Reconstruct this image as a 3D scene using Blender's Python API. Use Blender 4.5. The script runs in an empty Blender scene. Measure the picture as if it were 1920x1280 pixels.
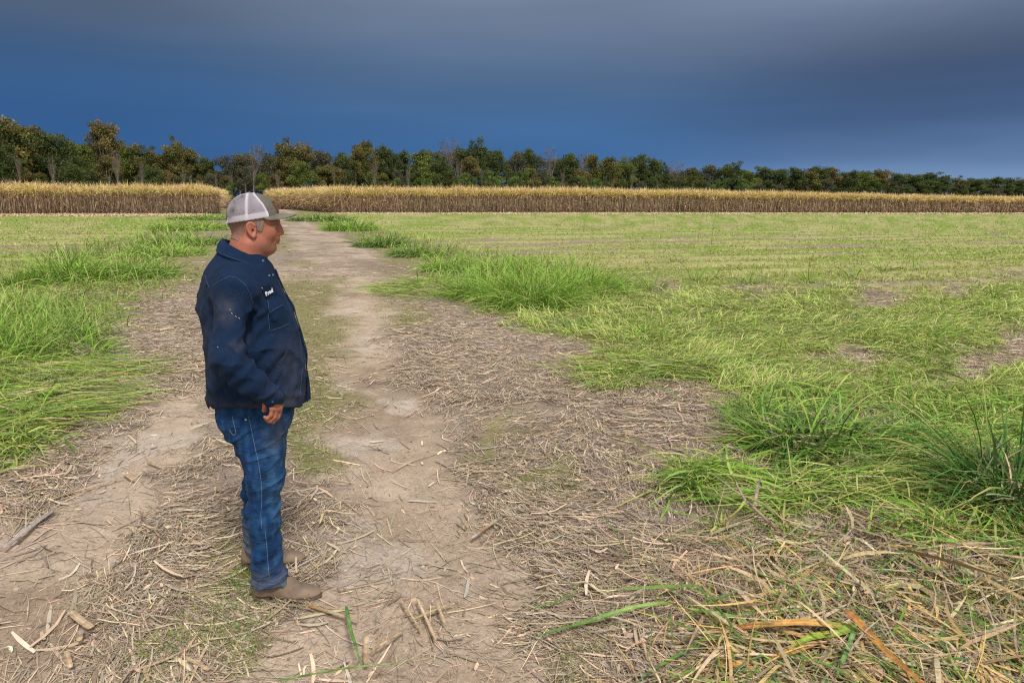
import bpy, math, random
import numpy as np
from mathutils import Matrix, Vector
from mathutils.bvhtree import BVHTree

random.seed(7)
RNG = np.random.default_rng(11)
SC = bpy.context.scene
COL = SC.collection

# ------------------------------------------------------------------ camera
PITCH = math.radians(11.8); ROLL = math.radians(0.4); H = 1.8; FPX = 1280.0
cF = np.array([0, math.cos(PITCH), -math.sin(PITCH)])
_r0 = np.array([1.0, 0, 0]); _u0 = np.array([0, math.sin(PITCH), math.cos(PITCH)])
cR = _r0 * math.cos(ROLL) + _u0 * math.sin(ROLL)
cU = _u0 * math.cos(ROLL) - _r0 * math.sin(ROLL)
EYE = np.array([0, 0, H])
cam_d = bpy.data.cameras.new("camera"); cam = bpy.data.objects.new("camera", cam_d); COL.objects.link(cam)
cam_d.sensor_width = 36; cam_d.lens = 24.0; cam_d.clip_start = 0.05; cam_d.clip_end = 6000
m = Matrix(((cR[0], cU[0], -cF[0], 0), (cR[1], cU[1], -cF[1], 0), (cR[2], cU[2], -cF[2], H), (0, 0, 0, 1)))
cam.matrix_world = m
SC.camera = cam

def ray(px, py):
    px = np.asarray(px, float); py = np.asarray(py, float)
    return (px[..., None] - 960) / FPX * cR + (640 - py[..., None]) / FPX * cU + cF
def gnd(px, py, z=0.0):
    d = ray(px, py); t = (z - H) / d[..., 2]
    return EYE + d * t[..., None]
def proj(x, y, z=0.0):
    d = np.stack([x, y, np.zeros_like(x) + z], -1) - EYE
    w = d @ cF; w = np.where(w < 0.05, 0.05, w)
    return 960 + FPX * (d @ cR) / w, 640 - FPX * (d @ cU) / w, d @ cF

# ------------------------------------------------------------------ world and sun
SUN_EL = math.radians(54); SUN_AZ = math.radians(157)      # azimuth clockwise from +Y: behind the camera
world = bpy.data.worlds.new("World"); SC.world = world; world.use_nodes = True
nt = world.node_tree; nt.nodes.clear()
def N(t, **k):
    n = nt.nodes.new(t)
    for a, b in k.items(): setattr(n, a, b)
    return n
def L(a, b): nt.links.new(a, b)
def mth(op, a, b=None, clamp=False):
    n = N("ShaderNodeMath", operation=op, use_clamp=clamp)
    for i, v in enumerate((a, b)):
        if v is None: continue
        if hasattr(v, "links"): L(v, n.inputs[i])
        else: n.inputs[i].default_value = v
    return n.outputs[0]
def s2l(c):
    return tuple(((v / 255) / 12.92 if v / 255 <= 0.04045 else ((v / 255 + 0.055) / 1.055) ** 2.4) for v in c)
SKY_MUL = 1.0
tc = N("ShaderNodeTexCoord"); sep = N("ShaderNodeSeparateXYZ"); L(tc.outputs["Generated"], sep.inputs[0])
az = mth("ARCTAN2", sep.outputs[0], sep.outputs[1])
mp = N("ShaderNodeMapping"); L(tc.outputs["Generated"], mp.inputs[0]); mp.inputs["Scale"].default_value = (1.6, 1.6, 9.0)
mp.inputs["Rotation"].default_value = (0.0, 0.12, 0.0)
nz = N("ShaderNodeTexNoise"); L(mp.outputs[0], nz.inputs[0]); nz.inputs["Scale"].default_value = 1.3; nz.inputs["Detail"].default_value = 4
nz.inputs["Roughness"].default_value = 0.45
zz = mth("ADD", sep.outputs[2], mth("MULTIPLY", mth("SUBTRACT", nz.outputs[0], 0.5), 0.07))
def ramp(stops):
    r = N("ShaderNodeValToRGB"); L(mth("MULTIPLY", zz, 2.0), r.inputs[0]); r.color_ramp.interpolation = "B_SPLINE"
    el = r.color_ramp.elements
    while len(el) > 1: el.remove(el[-1])
    for i, (p, c) in enumerate(stops):
        e = el[0] if i == 0 else el.new(p * 2)
        e.position = p * 2; e.color = tuple(v * SKY_MUL for v in s2l(c)) + (1,)
    return r.outputs[0]
rl = ramp([(0, (46, 84, 134)), (0.03, (46, 84, 134)), (0.07, (51, 90, 140)), (0.125, (54, 90, 134)), (0.17, (64, 90, 124)), (0.22, (78, 94, 117)), (0.27, (80, 94, 114)), (0.42, (114, 122, 132))])
rc = ramp([(0, (59, 99, 150)), (0.03, (56, 97, 148)), (0.07, (62, 102, 149)), (0.125, (67, 101, 143)), (0.17, (81, 106, 138)), (0.22, (98, 115, 140)), (0.27, (114, 128, 152)), (0.42, (144, 152, 165))])
rr = ramp([(0, (114, 142, 178)), (0.03, (110, 138, 175)), (0.06, (86, 113, 152)), (0.10, (61, 83, 119)), (0.15, (67, 86, 115)), (0.19, (85, 99, 123)), (0.24, (109, 123, 151)), (0.42, (141, 149, 165))])
def mixc(f, a, b):
    n = N("ShaderNodeMix", data_type="RGBA"); 
    for s, v in ((n.inputs[0], f), (n.inputs[6], a), (n.inputs[7], b)):
        if hasattr(v, "links"): L(v, s)
        else: s.default_value = v
    return n.outputs[2]
def sstep(v, lo, hi):
    n = N("ShaderNodeMapRange", interpolation_type="SMOOTHSTEP"); L(v, n.inputs[0])
    n.inputs[1].default_value = lo; n.inputs[2].default_value = hi; return n.outputs[0]
front = mixc(sstep(az, -0.62, 0.0), rl, rc); front = mixc(sstep(az, 0.05, 0.55), front, rr)
skt = N("ShaderNodeTexSky", sky_type="NISHITA", sun_disc=False); skt.sun_elevation = SUN_EL; skt.sun_rotation = SUN_AZ
skt.air_density = 1.0; skt.dust_density = 2.0
nis = N("ShaderNodeVectorMath", operation="SCALE"); L(skt.outputs[0], nis.inputs[0]); nis.inputs[3].default_value = 0.10
over = mixc(0.86, nis.outputs[0], (0.84, 0.84, 0.86, 1))            # thick bright cloud with the sky's own light in it
beh = sstep(mth("SUBTRACT", mth("MULTIPLY", sep.outputs[2], 1.25), mth("MULTIPLY", sep.outputs[1], 0.75)), -0.12, 0.75)
mp2 = N("ShaderNodeMapping"); L(tc.outputs["Generated"], mp2.inputs[0]); mp2.inputs["Scale"].default_value = (1.0, 1.0, 10.0); mp2.inputs["Rotation"].default_value = (0.05, 0.10, 0.3)
nz2 = N("ShaderNodeTexNoise"); L(mp2.outputs[0], nz2.inputs[0]); nz2.inputs["Scale"].default_value = 1.5; nz2.inputs["Detail"].default_value = 6; nz2.inputs["Roughness"].default_value = 0.5; nz2.inputs["Distortion"].default_value = 0.4
stk = N("ShaderNodeMapRange"); L(nz2.outputs[0], stk.inputs[0]); stk.inputs[1].default_value = 0.3; stk.inputs[2].default_value = 0.7; stk.inputs[3].default_value = 1.0; stk.inputs[4].default_value = 1.20
fr2 = N("ShaderNodeVectorMath", operation="SCALE"); L(front, fr2.inputs[0]); L(stk.outputs[0], fr2.inputs[3])
skyc = mixc(beh, fr2.outputs[0], over)
bg = N("ShaderNodeBackground"); L(skyc, bg.inputs[0]); bg.inputs[1].default_value = 1.0
wo = N("ShaderNodeOutputWorld"); L(bg.outputs[0], wo.inputs[0])
world.cycles.sampling_method = "MANUAL"; world.cycles.sample_map_resolution = 1024

sd = bpy.data.lights.new("sun", "SUN"); sd.energy = 3.1; sd.angle = math.radians(11); sd.color = (1, 0.965, 0.92)
so = bpy.data.objects.new("sun", sd); COL.objects.link(so)
sdir = Vector((math.sin(SUN_AZ) * math.cos(SUN_EL), math.cos(SUN_AZ) * math.cos(SUN_EL), math.sin(SUN_EL)))
so.rotation_euler = sdir.to_track_quat("Z", "Y").to_euler(); so.location = (0, -3, 9)
SC.view_settings.view_transform = "Standard"; SC.view_settings.look = "None"; SC.view_settings.exposure = 0.0; SC.view_settings.gamma = 1.0
SC.cycles.use_denoising = False; SC.cycles.filter_width = 1.2; SC.cycles.max_bounces = 6; SC.cycles.transparent_max_bounces = 4; SC.cycles.diffuse_bounces = 3

# ------------------------------------------------------------------ helpers
def tag(o, label=None, cat=None, group=None, kind=None):
    if label: o["label"] = label
    if cat: o["category"] = cat
    if group: o["group"] = group
    if kind: o["kind"] = kind
    return o
def empty(name, loc=(0, 0, 0), rz=0.0, parent=None):
    o = bpy.data.objects.new(name, None); COL.objects.link(o); o.location = loc; o.rotation_euler = (0, 0, rz); o.empty_display_size = 0.1
    o.parent = parent; return o
def mesh_obj(name, V, Fq, mat, parent=None, col=None, smooth=True, loc=None, extra=None):
    """V (n,3), Fq (m,k) same-size faces; col (n,3|4) stored as point attribute 'col'."""
    V = np.asarray(V, np.float32); Fq = np.asarray(Fq, np.int32)
    me = bpy.data.meshes.new(name); me.vertices.add(len(V)); me.vertices.foreach_set("co", V.ravel())
    k = Fq.shape[1]; n = len(Fq)
    me.loops.add(n * k); me.loops.foreach_set("vertex_index", Fq.ravel())
    me.polygons.add(n); me.polygons.foreach_set("loop_start", np.arange(0, n * k, k, dtype=np.int32))
    me.polygons.foreach_set("loop_total", np.full(n, k, np.int32))
    me.polygons.foreach_set("use_smooth", np.full(n, smooth, bool))
    me.update(calc_edges=True)
    for nm, c in [("col", col)] + list((extra or {}).items()):
        if c is None: continue
        c = np.asarray(c, np.float32)
        if c.shape[1] == 3: c = np.concatenate([c, np.ones((len(c), 1), np.float32)], 1)
        a = me.attributes.new(nm, "FLOAT_COLOR", "POINT"); a.data.foreach_set("color", c.ravel())
    if mat: me.materials.append(mat)
    o = bpy.data.objects.new(name, me); COL.objects.link(o); o.parent = parent
    if loc is not None: o.location = loc
    return o
_T = np.random.default_rng(5).random((256, 256)).astype(np.float32)
_T3 = np.random.default_rng(6).random((64, 64, 64)).astype(np.float32)
def vn(x, y, s=0):
    x = np.asarray(x, float) + s * 17.31; y = np.asarray(y, float) + s * 9.77
    i = np.floor(x).astype(int); j = np.floor(y).astype(int); u = x - i; v = y - j
    u = u * u * (3 - 2 * u); v = v * v * (3 - 2 * v)
    a = _T[i & 255, j & 255]; b = _T[(i + 1) & 255, j & 255]; c = _T[i & 255, (j + 1) & 255]; d = _T[(i + 1) & 255, (j + 1) & 255]
    return (a * (1 - u) + b * u) * (1 - v) + (c * (1 - u) + d * u) * v
def fbm(x, y, s=0, o=4):
    r = 0; a = 0.5; t = 0
    for k in range(o):
        r = r + a * vn(x * 2 ** k, y * 2 ** k, s + k); t += a; a *= 0.5
    return r / t
def vn3(x, y, z, s=0):
    x = x + s * 7.3; y = y + s * 3.1; z = z + s * 5.7
    i = np.floor(x).astype(int); j = np.floor(y).astype(int); k = np.floor(z).astype(int)
    u = x - i; v = y - j; w = z - k
    u = u * u * (3 - 2 * u); v = v * v * (3 - 2 * v); w = w * w * (3 - 2 * w)
    g = lambda a, b, c: _T3[(i + a) & 63, (j + b) & 63, (k + c) & 63]
    return (((g(0,0,0)*(1-u)+g(1,0,0)*u)*(1-v)+(g(0,1,0)*(1-u)+g(1,1,0)*u)*v)*(1-w)
            + ((g(0,0,1)*(1-u)+g(1,0,1)*u)*(1-v)+(g(0,1,1)*(1-u)+g(1,1,1)*u)*v)*w)

def mat_new(name, rough=0.7, spec=0.3):
    m = bpy.data.materials.new(name); m.use_nodes = True
    b = m.node_tree.nodes["Principled BSDF"]; b.inputs["Roughness"].default_value = rough
    b.inputs["Specular IOR Level"].default_value = spec
    return m, m.node_tree, b
def mat_attr(name, rough=0.7, spec=0.25, transl=0.0, noise=None, bump=None):
    m, t, b = mat_new(name, rough, spec)
    a = t.nodes.new("ShaderNodeAttribute"); a.attribute_name = "col"; c = a.outputs["Color"]
    if noise:
        sc, amt = noise
        tx = t.nodes.new("ShaderNodeTexCoord"); n = t.nodes.new("ShaderNodeTexNoise"); n.inputs["Scale"].default_value = sc; n.inputs["Detail"].default_value = 5
        t.links.new(tx.outputs["Object"], n.inputs[0])
        mr = t.nodes.new("ShaderNodeMapRange"); mr.inputs[1].default_value = 0.25; mr.inputs[2].default_value = 0.75; mr.inputs[3].default_value = 1 - amt; mr.inputs[4].default_value = 1 + amt
        t.links.new(n.outputs[0], mr.inputs[0])
        v = t.nodes.new("ShaderNodeVectorMath"); v.operation = "SCALE"; t.links.new(c, v.inputs[0]); t.links.new(mr.outputs[0], v.inputs[3]); c = v.outputs[0]
    t.links.new(c, b.inputs["Base Color"])
    if bump:
        sc, st, di = bump
        tx = t.nodes.new("ShaderNodeTexCoord"); n = t.nodes.new("ShaderNodeTexNoise"); n.inputs["Scale"].default_value = sc; n.inputs["Detail"].default_value = 6
        t.links.new(tx.outputs["Object"], n.inputs[0])
        bp = t.nodes.new("ShaderNodeBump"); bp.inputs["Strength"].default_value = st; bp.inputs["Distance"].default_value = di
        t.links.new(n.outputs[0], bp.inputs["Height"]); t.links.new(bp.outputs[0], b.inputs["Normal"])
    if transl:
        tr = t.nodes.new("ShaderNodeBsdfTranslucent"); t.links.new(c, tr.inputs[0])
        mx = t.nodes.new("ShaderNodeMixShader"); mx.inputs[0].default_value = transl
        out = t.nodes["Material Output"]; t.links.new(b.outputs[0], mx.inputs[1]); t.links.new(tr.outputs[0], mx.inputs[2]); t.links.new(mx.outputs[0], out.inputs[0])
    return m

# ------------------------------------------------------------------ ground layout (what grows or lies where)
ZROW = [(398, "FFFFFTDTFFFFFFFFFFFFFFFF"), (407, "FFFFFTDTFFFFFFFFFFFFFFFF"), (415, "FFFFTMDMFFFFFFFFFFFFFFFF"), (430, "FFFFTMDMTFFFFFFFFFFFFFFF"),
        (450, "FFFGTSDDMTFFFFFFFFFFFFFF"), (480, "SSFTTSDDSTTFFFFFFFFFFFFF"), (510, "FTTTGSDDSMTTTTFFFFFFFFFS"), (540, "GGGGSSMMDSTTTTGSFSSGSFSG"),
        (570, "GGGSSSMMDMSGTGGGGGGGSGGG"), (600, "TTGSSSMMDMSSGGGGGGGGGGGG"), (640, "TTSSSSMMDSSSSMGGGGGGGGGS"), (680, "GSSSSSMMDSSSSSGGGGGSSGSS"),
        (720, "GGSSSSMMDSSSSSGSSGGGGSSG"), (760, "GGSSDSMMDDSSSSSSSGGGGGGG"), (800, "GSSDDSMMDDSMSSSSSSSSSGGG"), (850, "GSDDDSSMDDSMSMSSSSSSGGGG"),
        (900, "SSDDSSSSDDDSMMSSGGSGGGGT"), (950, "SDDDSSSSDDDSSSSSSGGGGGTT"), (1000, "DDDSSMSDDDDDSSSSSSYSSSGT"), (1060, "DDDSMMSDDDDDSSSSSSYYSYYS"),
        (1120, "DDSSMMSDDDDDSSSSSYYYYYYY"), (1180, "DDSSMMDDDDDDSMSSYYYYYYYY"), (1240, "DDSMSDDDDDDDDMSSYYYYYYYY"), (1290, "DDSMSDDDDDDDDMSSYYYYYYYY")]
ZY = np.array([r[0] for r in ZROW], float); ZL = "DSMGFTY"
ZW = np.zeros((len(ZROW), 24, 7), np.float32)
for i, (_, s) in enumerate(ZROW):
    assert len(s) == 24, (i, len(s))
    for j, ch in enumerate(s): ZW[i, j, ZL.index(ch)] = 1
VRG = np.array([(396, 375, 425, 512, 545, 556, 630), (402, 370, 420, 515, 552, 564, 642), (415, 340, 402, 525, 578, 592, 668), (430, 290, 388, 535, 608, 632, 705), (450, 220, 368, 548, 652, 684, 790),
                (480, 100, 345, 560, 712, 765, 905), (510, 40, 312, 612, 726, 835, 1130), (540, 0, 272, 645, 740, 872, 1160), (560, -20, 250, 650, 742, 900, 1180)], float)
def far_layout(px, py, wx, wy):
    e = [np.interp(py, VRG[:, 0], VRG[:, q]) for q in range(1, 7)]
    sc = np.interp(py, [400, 560], [5, 26]); s = lambda v: np.clip(v / sc * 0.5 + 0.5, 0, 1)
    vg = s(px - e[0]) * s(e[1] - px) + s(px - e[4]) * s(e[5] - px); tr = s(px - e[2]) * s(e[3] - px); mid = s(px - e[1]) * s(e[4] - px) * (1 - tr); fl = np.clip(1 - vg - tr - mid, 0, 1)
    n = fbm(wx * 0.7, wy * 0.7, 15, 3); w = np.zeros(px.shape + (7,), np.float32)
    w[..., 0] = tr * 0.55; w[..., 1] = tr * 0.5 + mid * np.clip(n * 3 - 1.15, 0, 1); w[..., 2] = mid * (1 - np.clip(n * 3 - 1.15, 0, 1)); w[..., 3] = vg * 0.45; w[..., 5] = vg * 0.6; w[..., 4] = fl
    return w
def zone(px, py, wx, wy, jit=True):
    """weights (...,7); px,py target pixels of the ground point, wx,wy the world point for irregular borders"""
    dist = np.hypot(wx, wy)
    a = fbm(wx * 1.3, wy * 1.3, 3) - 0.5; b = fbm(wx * 1.3, wy * 1.3, 8) - 0.5
    k = 110 * np.clip(5.0 / (dist + 1), 0.1, 1.0)
    px = px + a * k * 1.8; py = py + b * k
    fy = np.clip(np.interp(py, ZY, np.arange(len(ZY))), 0, len(ZY) - 1.001); fx = np.clip((px - 40) / 80, 0, 22.999)
    i = fy.astype(int); j = fx.astype(int); u = (fy - i)[..., None]; v = (fx - j)[..., None]
    w = (ZW[i, j] * (1 - v) + ZW[i, j + 1] * v) * (1 - u) + (ZW[i + 1, j] * (1 - v) + ZW[i + 1, j + 1] * v) * u
    kk = np.clip((552 - py) / 30, 0, 1)[..., None] * (0.35 + 0.65 * np.clip((520 - py) / 30, 0, 1))[..., None]; w = w * (1 - kk) + far_layout(px, py, wx, wy) * kk
    n = np.stack([fbm(wx * 4, wy * 4, 20 + q, 3) for q in range(7)], -1)
    w = (w ** 1.5) * (0.25 + n * 1.5) ** 3
    return w / (w.sum(-1, keepdims=True) + 1e-6)
ROAD = np.array([-0.350, 0.937]); ROW = np.array([0.937, 0.350])
FUR = [((1500, 532), 0.30, 1.0, 2.2), ((1220, 497), 0.45, 0.8, 2.8), ((1500, 466), 0.45, 0.6, 3.5), ((1500, 441), 1.1, 1.0, 8), ((1500, 424), 1.6, 0.75, 12), ((1500, 412), 2.0, 0.5, 14), ((60, 474), 0.8, 1.0, 5), ((1500, 553), 0.18, 0.7, 2)]
def rowbrown(x, y):
    s = x * ROAD[0] + y * ROAD[1]; t = x * ROW[0] + y * ROW[1]
    a = vn(s * 0.75, t * 0.035, 31); b = vn(s * 0.33, t * 0.02, 37); c = fbm(x * 0.8, y * 0.8, 40, 3)
    f = 0
    for (fx_, fy_), wd, am, _ in FUR:
        g_ = gnd(fx_, fy_); s0 = g_[0] * ROAD[0] + g_[1] * ROAD[1]
        f = f + am * np.exp(-((s - s0 + (vn(t * 0.25, s0, 5) - 0.5) * wd * 1.6) / wd) ** 2) * np.clip(0.35 + 1.3 * vn(t * 0.16, s0 + 5, 9), 0, 1)
    per = 0.5 + 0.5 * np.sin(2 * math.pi * s / 3.6 + 1.5 * vn(t * 0.05, s * 0.1, 3))
    v = a * 0.26 + b * 0.22 + c * 0.42 + np.minimum(f, 1) * 0.30 + per * 0.20 * np.exp(-((np.hypot(x, y) - 16) / 30) ** 2)
    return np.clip((v - 0.685) * 6, 0, 1)
def terrain(x, y, w=None):
    d = np.hypot(x, y)
    if w is None:
        px, py, _ = proj(x, y); w = zone(px, py, x, y)
    near = np.exp(-(d / 26) ** 2)
    h = (fbm(x * 0.5, y * 0.5, 50, 3) - 0.5) * 0.07 * near
    h = h + (fbm(x * 3, y * 3, 55, 4) - 0.5) * 0.045 * near
    rid = 1 - np.abs(2 * fbm(x * 5.5, y * 5.5, 60, 3) - 1)
    h = h + (rid - 0.7) * 0.030 * near * (w[..., 0] * 0.45 + w[..., 1] * 0.8 + w[..., 6] + 0.25 * w[..., 2])
    # tyre tread marks in the bare track
    s = x * ROAD[0] + y * ROAD[1]; t = x * ROW[0] + y * ROW[1]
    tread = np.sin((s + 0.5 * np.abs(((t * 1.4) % 1) - 0.5)) * 2 * math.pi / 0.085)
    h = h + tread * 0.0035 * near * w[..., 0] * np.clip(fbm(x * 1.7, y * 1.7, 66, 2) * 4 - 1.9, 0, 1)
    h = h + w[..., 6] * (fbm(x * 2.2, y * 2.2, 57, 3) - 0.4) * 0.14
    h = h - 0.03 * near * w[..., 0] + near * (0.05 * w[..., 3] + 0.04 * w[..., 5] + 0.02 * w[..., 6])
    h = h + (w[..., 4] + 0.4 * w[..., 3]) * 0.05 * np.sin(s * 2 * math.pi / 1.8) * np.exp(-(d / 45) ** 2)
    pf = np.exp(-(((x + 1.14) ** 2 + (y - 2.97) ** 2) / 0.30) ** 2)            # trodden flat under the man's feet
    return h * (1 - pf)

# ------------------------------------------------------------------ ground mesh
def build_ground():
    dk = [0.0]; d = 0.6
    while d < 45: dk.append(d); d *= 1.0075 if d > 1.9 else 1.05
    while d < 3500: dk.append(d); d *= 1.12
    dk = np.array(dk[1:])
    an = np.concatenate([np.linspace(-180, -56, 30, endpoint=False), np.linspace(-56, 56, 440, endpoint=False), np.linspace(56, 180, 30, endpoint=False)]) * math.pi / 180
    D, A = np.meshgrid(dk, an, indexing="ij"); X = D * np.sin(A); Y = D * np.cos(A)
    px, py, dep = proj(X, Y); px = np.where(dep < 0.3, 900, px); py = np.where(dep < 0.3, 1290, py)
    w = zone(px, py, X, Y); Z = terrain(X, Y, w)
    far = D > 90
    n, m_ = D.shape
    V = np.stack([X, Y, Z], -1).reshape(-1, 3)
    I = np.arange(n * m_).reshape(n, m_); J = np.roll(I, -1, 1)
    Fq = np.stack([I[:-1], I[1:], J[1:], J[:-1]], -1)[:, :, ::-1].reshape(-1, 4)
    # colour of the soil / thatch itself
    br = rowbrown(X, Y)
    dirt = np.array([0.46, 0.355, 0.262]); straw = np.array([0.30, 0.235, 0.18]); moss = np.array([0.235, 0.205, 0.095]); lush = np.array([0.22, 0.21, 0.085])
    field = np.array([0.27, 0.26, 0.10]); fbrown = np.array([0.27, 0.21, 0.15]); yst = np.array([0.36, 0.27, 0.17])
    tuf = np.clip(4.5 * fbm((X * ROAD[0] + Y * ROAD[1]) * 2.1, (X * ROW[0] + Y * ROW[1]) * 0.30, 77, 4) - 1.75, 0, 1)[..., None]; field = np.array([0.21, 0.28, 0.055]) * tuf + np.array([0.36, 0.335, 0.14]) * (1 - tuf)
    g = (dirt * w[..., 0:1] + straw * w[..., 1:2] + moss * w[..., 2:3] + (lush * (1 - 0.7 * br[..., None] * (np.hypot(X, Y) > 6.5)[..., None]) + fbrown * 0.7 * br[..., None] * (np.hypot(X, Y) > 6.5)[..., None]) * w[..., 3:4] + (field * (1 - br[..., None]) + fbrown * br[..., None]) * w[..., 4:5]
         + lush * w[..., 5:6] + yst * w[..., 6:7])
    # soil is grey-beige in dried patches and browner in damp ones
    damp = np.clip((fbm(X * 0.9, Y * 0.9, 71, 4) - 0.48) * 5, 0, 1)[..., None] * (w[..., 0:1] + w[..., 1:2] * 0.7)
    g = g * (1 - damp * np.array([0.30, 0.33, 0.36]))
    pale = np.clip((fbm(X * 2.3, Y * 2.3, 75, 3) - 0.58) * 6, 0, 1)[..., None] * w[..., 0:1]
    g = g * (1 - pale) + np.array([0.46, 0.38, 0.30]) * pale
    m, t, b = mat_new("field_soil", 0.93, 0.12)
    a = t.nodes.new("ShaderNodeAttribute"); a.attribute_name = "col"
    tx = t.nodes.new("ShaderNodeTexCoord")
    def noise(sc, de, ro=0.6):
        n_ = t.nodes.new("ShaderNodeTexNoise"); n_.inputs["Scale"].default_value = sc; n_.inputs["Detail"].default_value = de; n_.inputs["Roughness"].default_value = ro
        t.links.new(tx.outputs["Object"], n_.inputs[0]); return n_.outputs[0]
    def mr(v, a0, b0, c0, d0):
        r = t.nodes.new("ShaderNodeMapRange"); t.links.new(v, r.inputs[0])
        for q, z in enumerate((a0, b0, c0, d0)): r.inputs[q + 1].default_value = z
        return r.outputs[0]
    def mul(x_, y_):
        r = t.nodes.new("ShaderNodeMath"); r.operation = "MULTIPLY"; t.links.new(x_, r.inputs[0]); t.links.new(y_, r.inputs[1]); return r.outputs[0]
    f1 = mr(noise(55, 6, 0.7), 0.3, 0.7, 0.72, 1.24); f2 = mr(noise(6, 5), 0.3, 0.7, 0.84, 1.14); f3 = mr(noise(0.35, 4), 0.3, 0.7, 0.88, 1.12)
    v = t.nodes.new("ShaderNodeVectorMath"); v.operation = "SCALE"; t.links.new(a.outputs["Color"], v.inputs[0]); t.links.new(mul(mul(f1, f2), f3), v.inputs[3])
    t.links.new(v.outputs[0], b.inputs["Base Color"])
    bp = t.nodes.new("ShaderNodeBump"); bp.inputs["Strength"].default_value = 0.9; bp.inputs["Distance"].default_value = 0.012
    t.links.new(noise(38, 9, 0.65), bp.inputs["Height"])
    bp2 = t.nodes.new("ShaderNodeBump"); bp2.inputs["Strength"].default_value = 0.6; bp2.inputs["Distance"].default_value = 0.004
    t.links.new(noise(160, 4, 0.7), bp2.inputs["Height"]); t.links.new(bp.outputs[0], bp2.inputs["Normal"]); t.links.new(bp2.outputs[0], b.inputs["Normal"])
    # innermost disc closes the sheet under the camera
    c0 = len(V); V = np.vstack([V, [[0, 0, 0]]]); cc = np.vstack([g.reshape(-1, 3), [[0.3, 0.25, 0.18]]])
    tri = np.stack([I[0], J[0], np.full(m_, c0), np.full(m_, c0)], -1)
    o = mesh_obj("ground", V, Fq, m, col=cc)
    bm_t = bpy.data.meshes  # centre fan as a second tiny set of triangles inside the same mesh
    import bmesh
    bm = bmesh.new(); bm.from_mesh(o.data); bm.verts.ensure_lookup_table()
    for q in range(m_):
        try: bm.faces.new((bm.verts[int(J[0, q])], bm.verts[int(I[0, q])], bm.verts[c0]))
        except ValueError: pass
    bmesh.ops.recalc_face_normals(bm, faces=bm.faces)
    bm.to_mesh(o.data); bm.free()
    tag(o, kind="structure")
build_ground()

# ------------------------------------------------------------------ ribbons: straw, grass, leaves
def ribbons(C, W, side, col):
    """C (n,s,3) centre lines, W (n,s) half widths, side (n,s,3)|(n,3), col (n,s,3) -> V,F,col"""
    n, s, _ = C.shape
    if side.ndim == 2: side = side[:, None, :]
    A = C - side * W[..., None]; B = C + side * W[..., None]
    V = np.stack([A, B], 2).reshape(-1, 3)
    base = (np.arange(n) * s * 2)[:, None] + (np.arange(s - 1) * 2)[None]
    Fq = np.stack([base, base + 1, base + 3, base + 2], -1).reshape(-1, 4)
    c = np.repeat(col[:, :, None, :], 2, 2).reshape(-1, 3)
    return V, Fq, c
def join(parts):
    V = []; Fq = []; c = []; o = 0
    for a, b, d in parts:
        V.append(a); Fq.append(b + o); c.append(d); o += len(a)
    return np.concatenate(V), np.concatenate(Fq), np.concatenate(c)
def sample(n, y0, y1, x0=-160, x1=2080, power=1.0):
    """points on the ground, spread evenly as seen from the path (denser close by)"""
    px = RNG.uniform(x0, x1, n); py = y0 + (y1 - y0) * RNG.random(n) ** power
    P = gnd(px, py); w = zone(px, py, P[:, 0], P[:, 1])
    P[:, 2] = terrain(P[:, 0], P[:, 1], w)
    return P, w, np.hypot(P[:, 0], P[:, 1])
def pick(cols, n, var=0.18):
    cols = np.array(cols); c = cols[RNG.integers(0, len(cols), n)]
    return c * RNG.normal(1, var, (n, 1)).clip(0.5, 1.6) * RNG.normal(1, 0.05, (n, 3))
M_STRAW = mat_attr("dry_straw", 0.75, 0.2, 0.0)
M_GRASS = mat_attr("grass_blades", 0.55, 0.16, 0.22)
M_LEAF = mat_attr("cane_leaf_surface", 0.65, 0.15, 0.2, noise=(70, 0.34))
GRN_LUSH = [(0.17, 0.34, 0.035), (0.26, 0.40, 0.06), (0.14, 0.28, 0.03), (0.33, 0.45, 0.10), (0.22, 0.36, 0.07), (0.42, 0.46, 0.14)]
GRN_LAID = [(0.28, 0.45, 0.06), (0.42, 0.54, 0.11), (0.16, 0.30, 0.045), (0.54, 0.59, 0.17), (0.24, 0.40, 0.07), (0.56, 0.50, 0.19), (0.36, 0.50, 0.09)]
GRN_FIELD = [(0.38, 0.45, 0.09), (0.30, 0.40, 0.07), (0.47, 0.49, 0.13), (0.22, 0.33, 0.05), (0.48, 0.43, 0.17), (0.42, 0.34, 0.19)]
GRN_DARK = [(0.12, 0.21, 0.045), (0.18, 0.27, 0.055), (0.26, 0.31, 0.06), (0.14, 0.23, 0.05), (0.31, 0.31, 0.08)]
TAN = [(0.540, 0.408, 0.274), (0.389, 0.307, 0.225), (0.562, 0.424, 0.274), (0.324, 0.260, 0.196), (0.454, 0.376, 0.289), (0.259, 0.191, 0.137), (0.648, 0.509, 0.353), (0.356, 0.265, 0.176)]
YTAN = [(0.60, 0.42, 0.20), (0.55, 0.44, 0.26), (0.66, 0.46, 0.17), (0.46, 0.36, 0.24), (0.40, 0.32, 0.24), (0.68, 0.54, 0.33), (0.36, 0.28, 0.2)]

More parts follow.
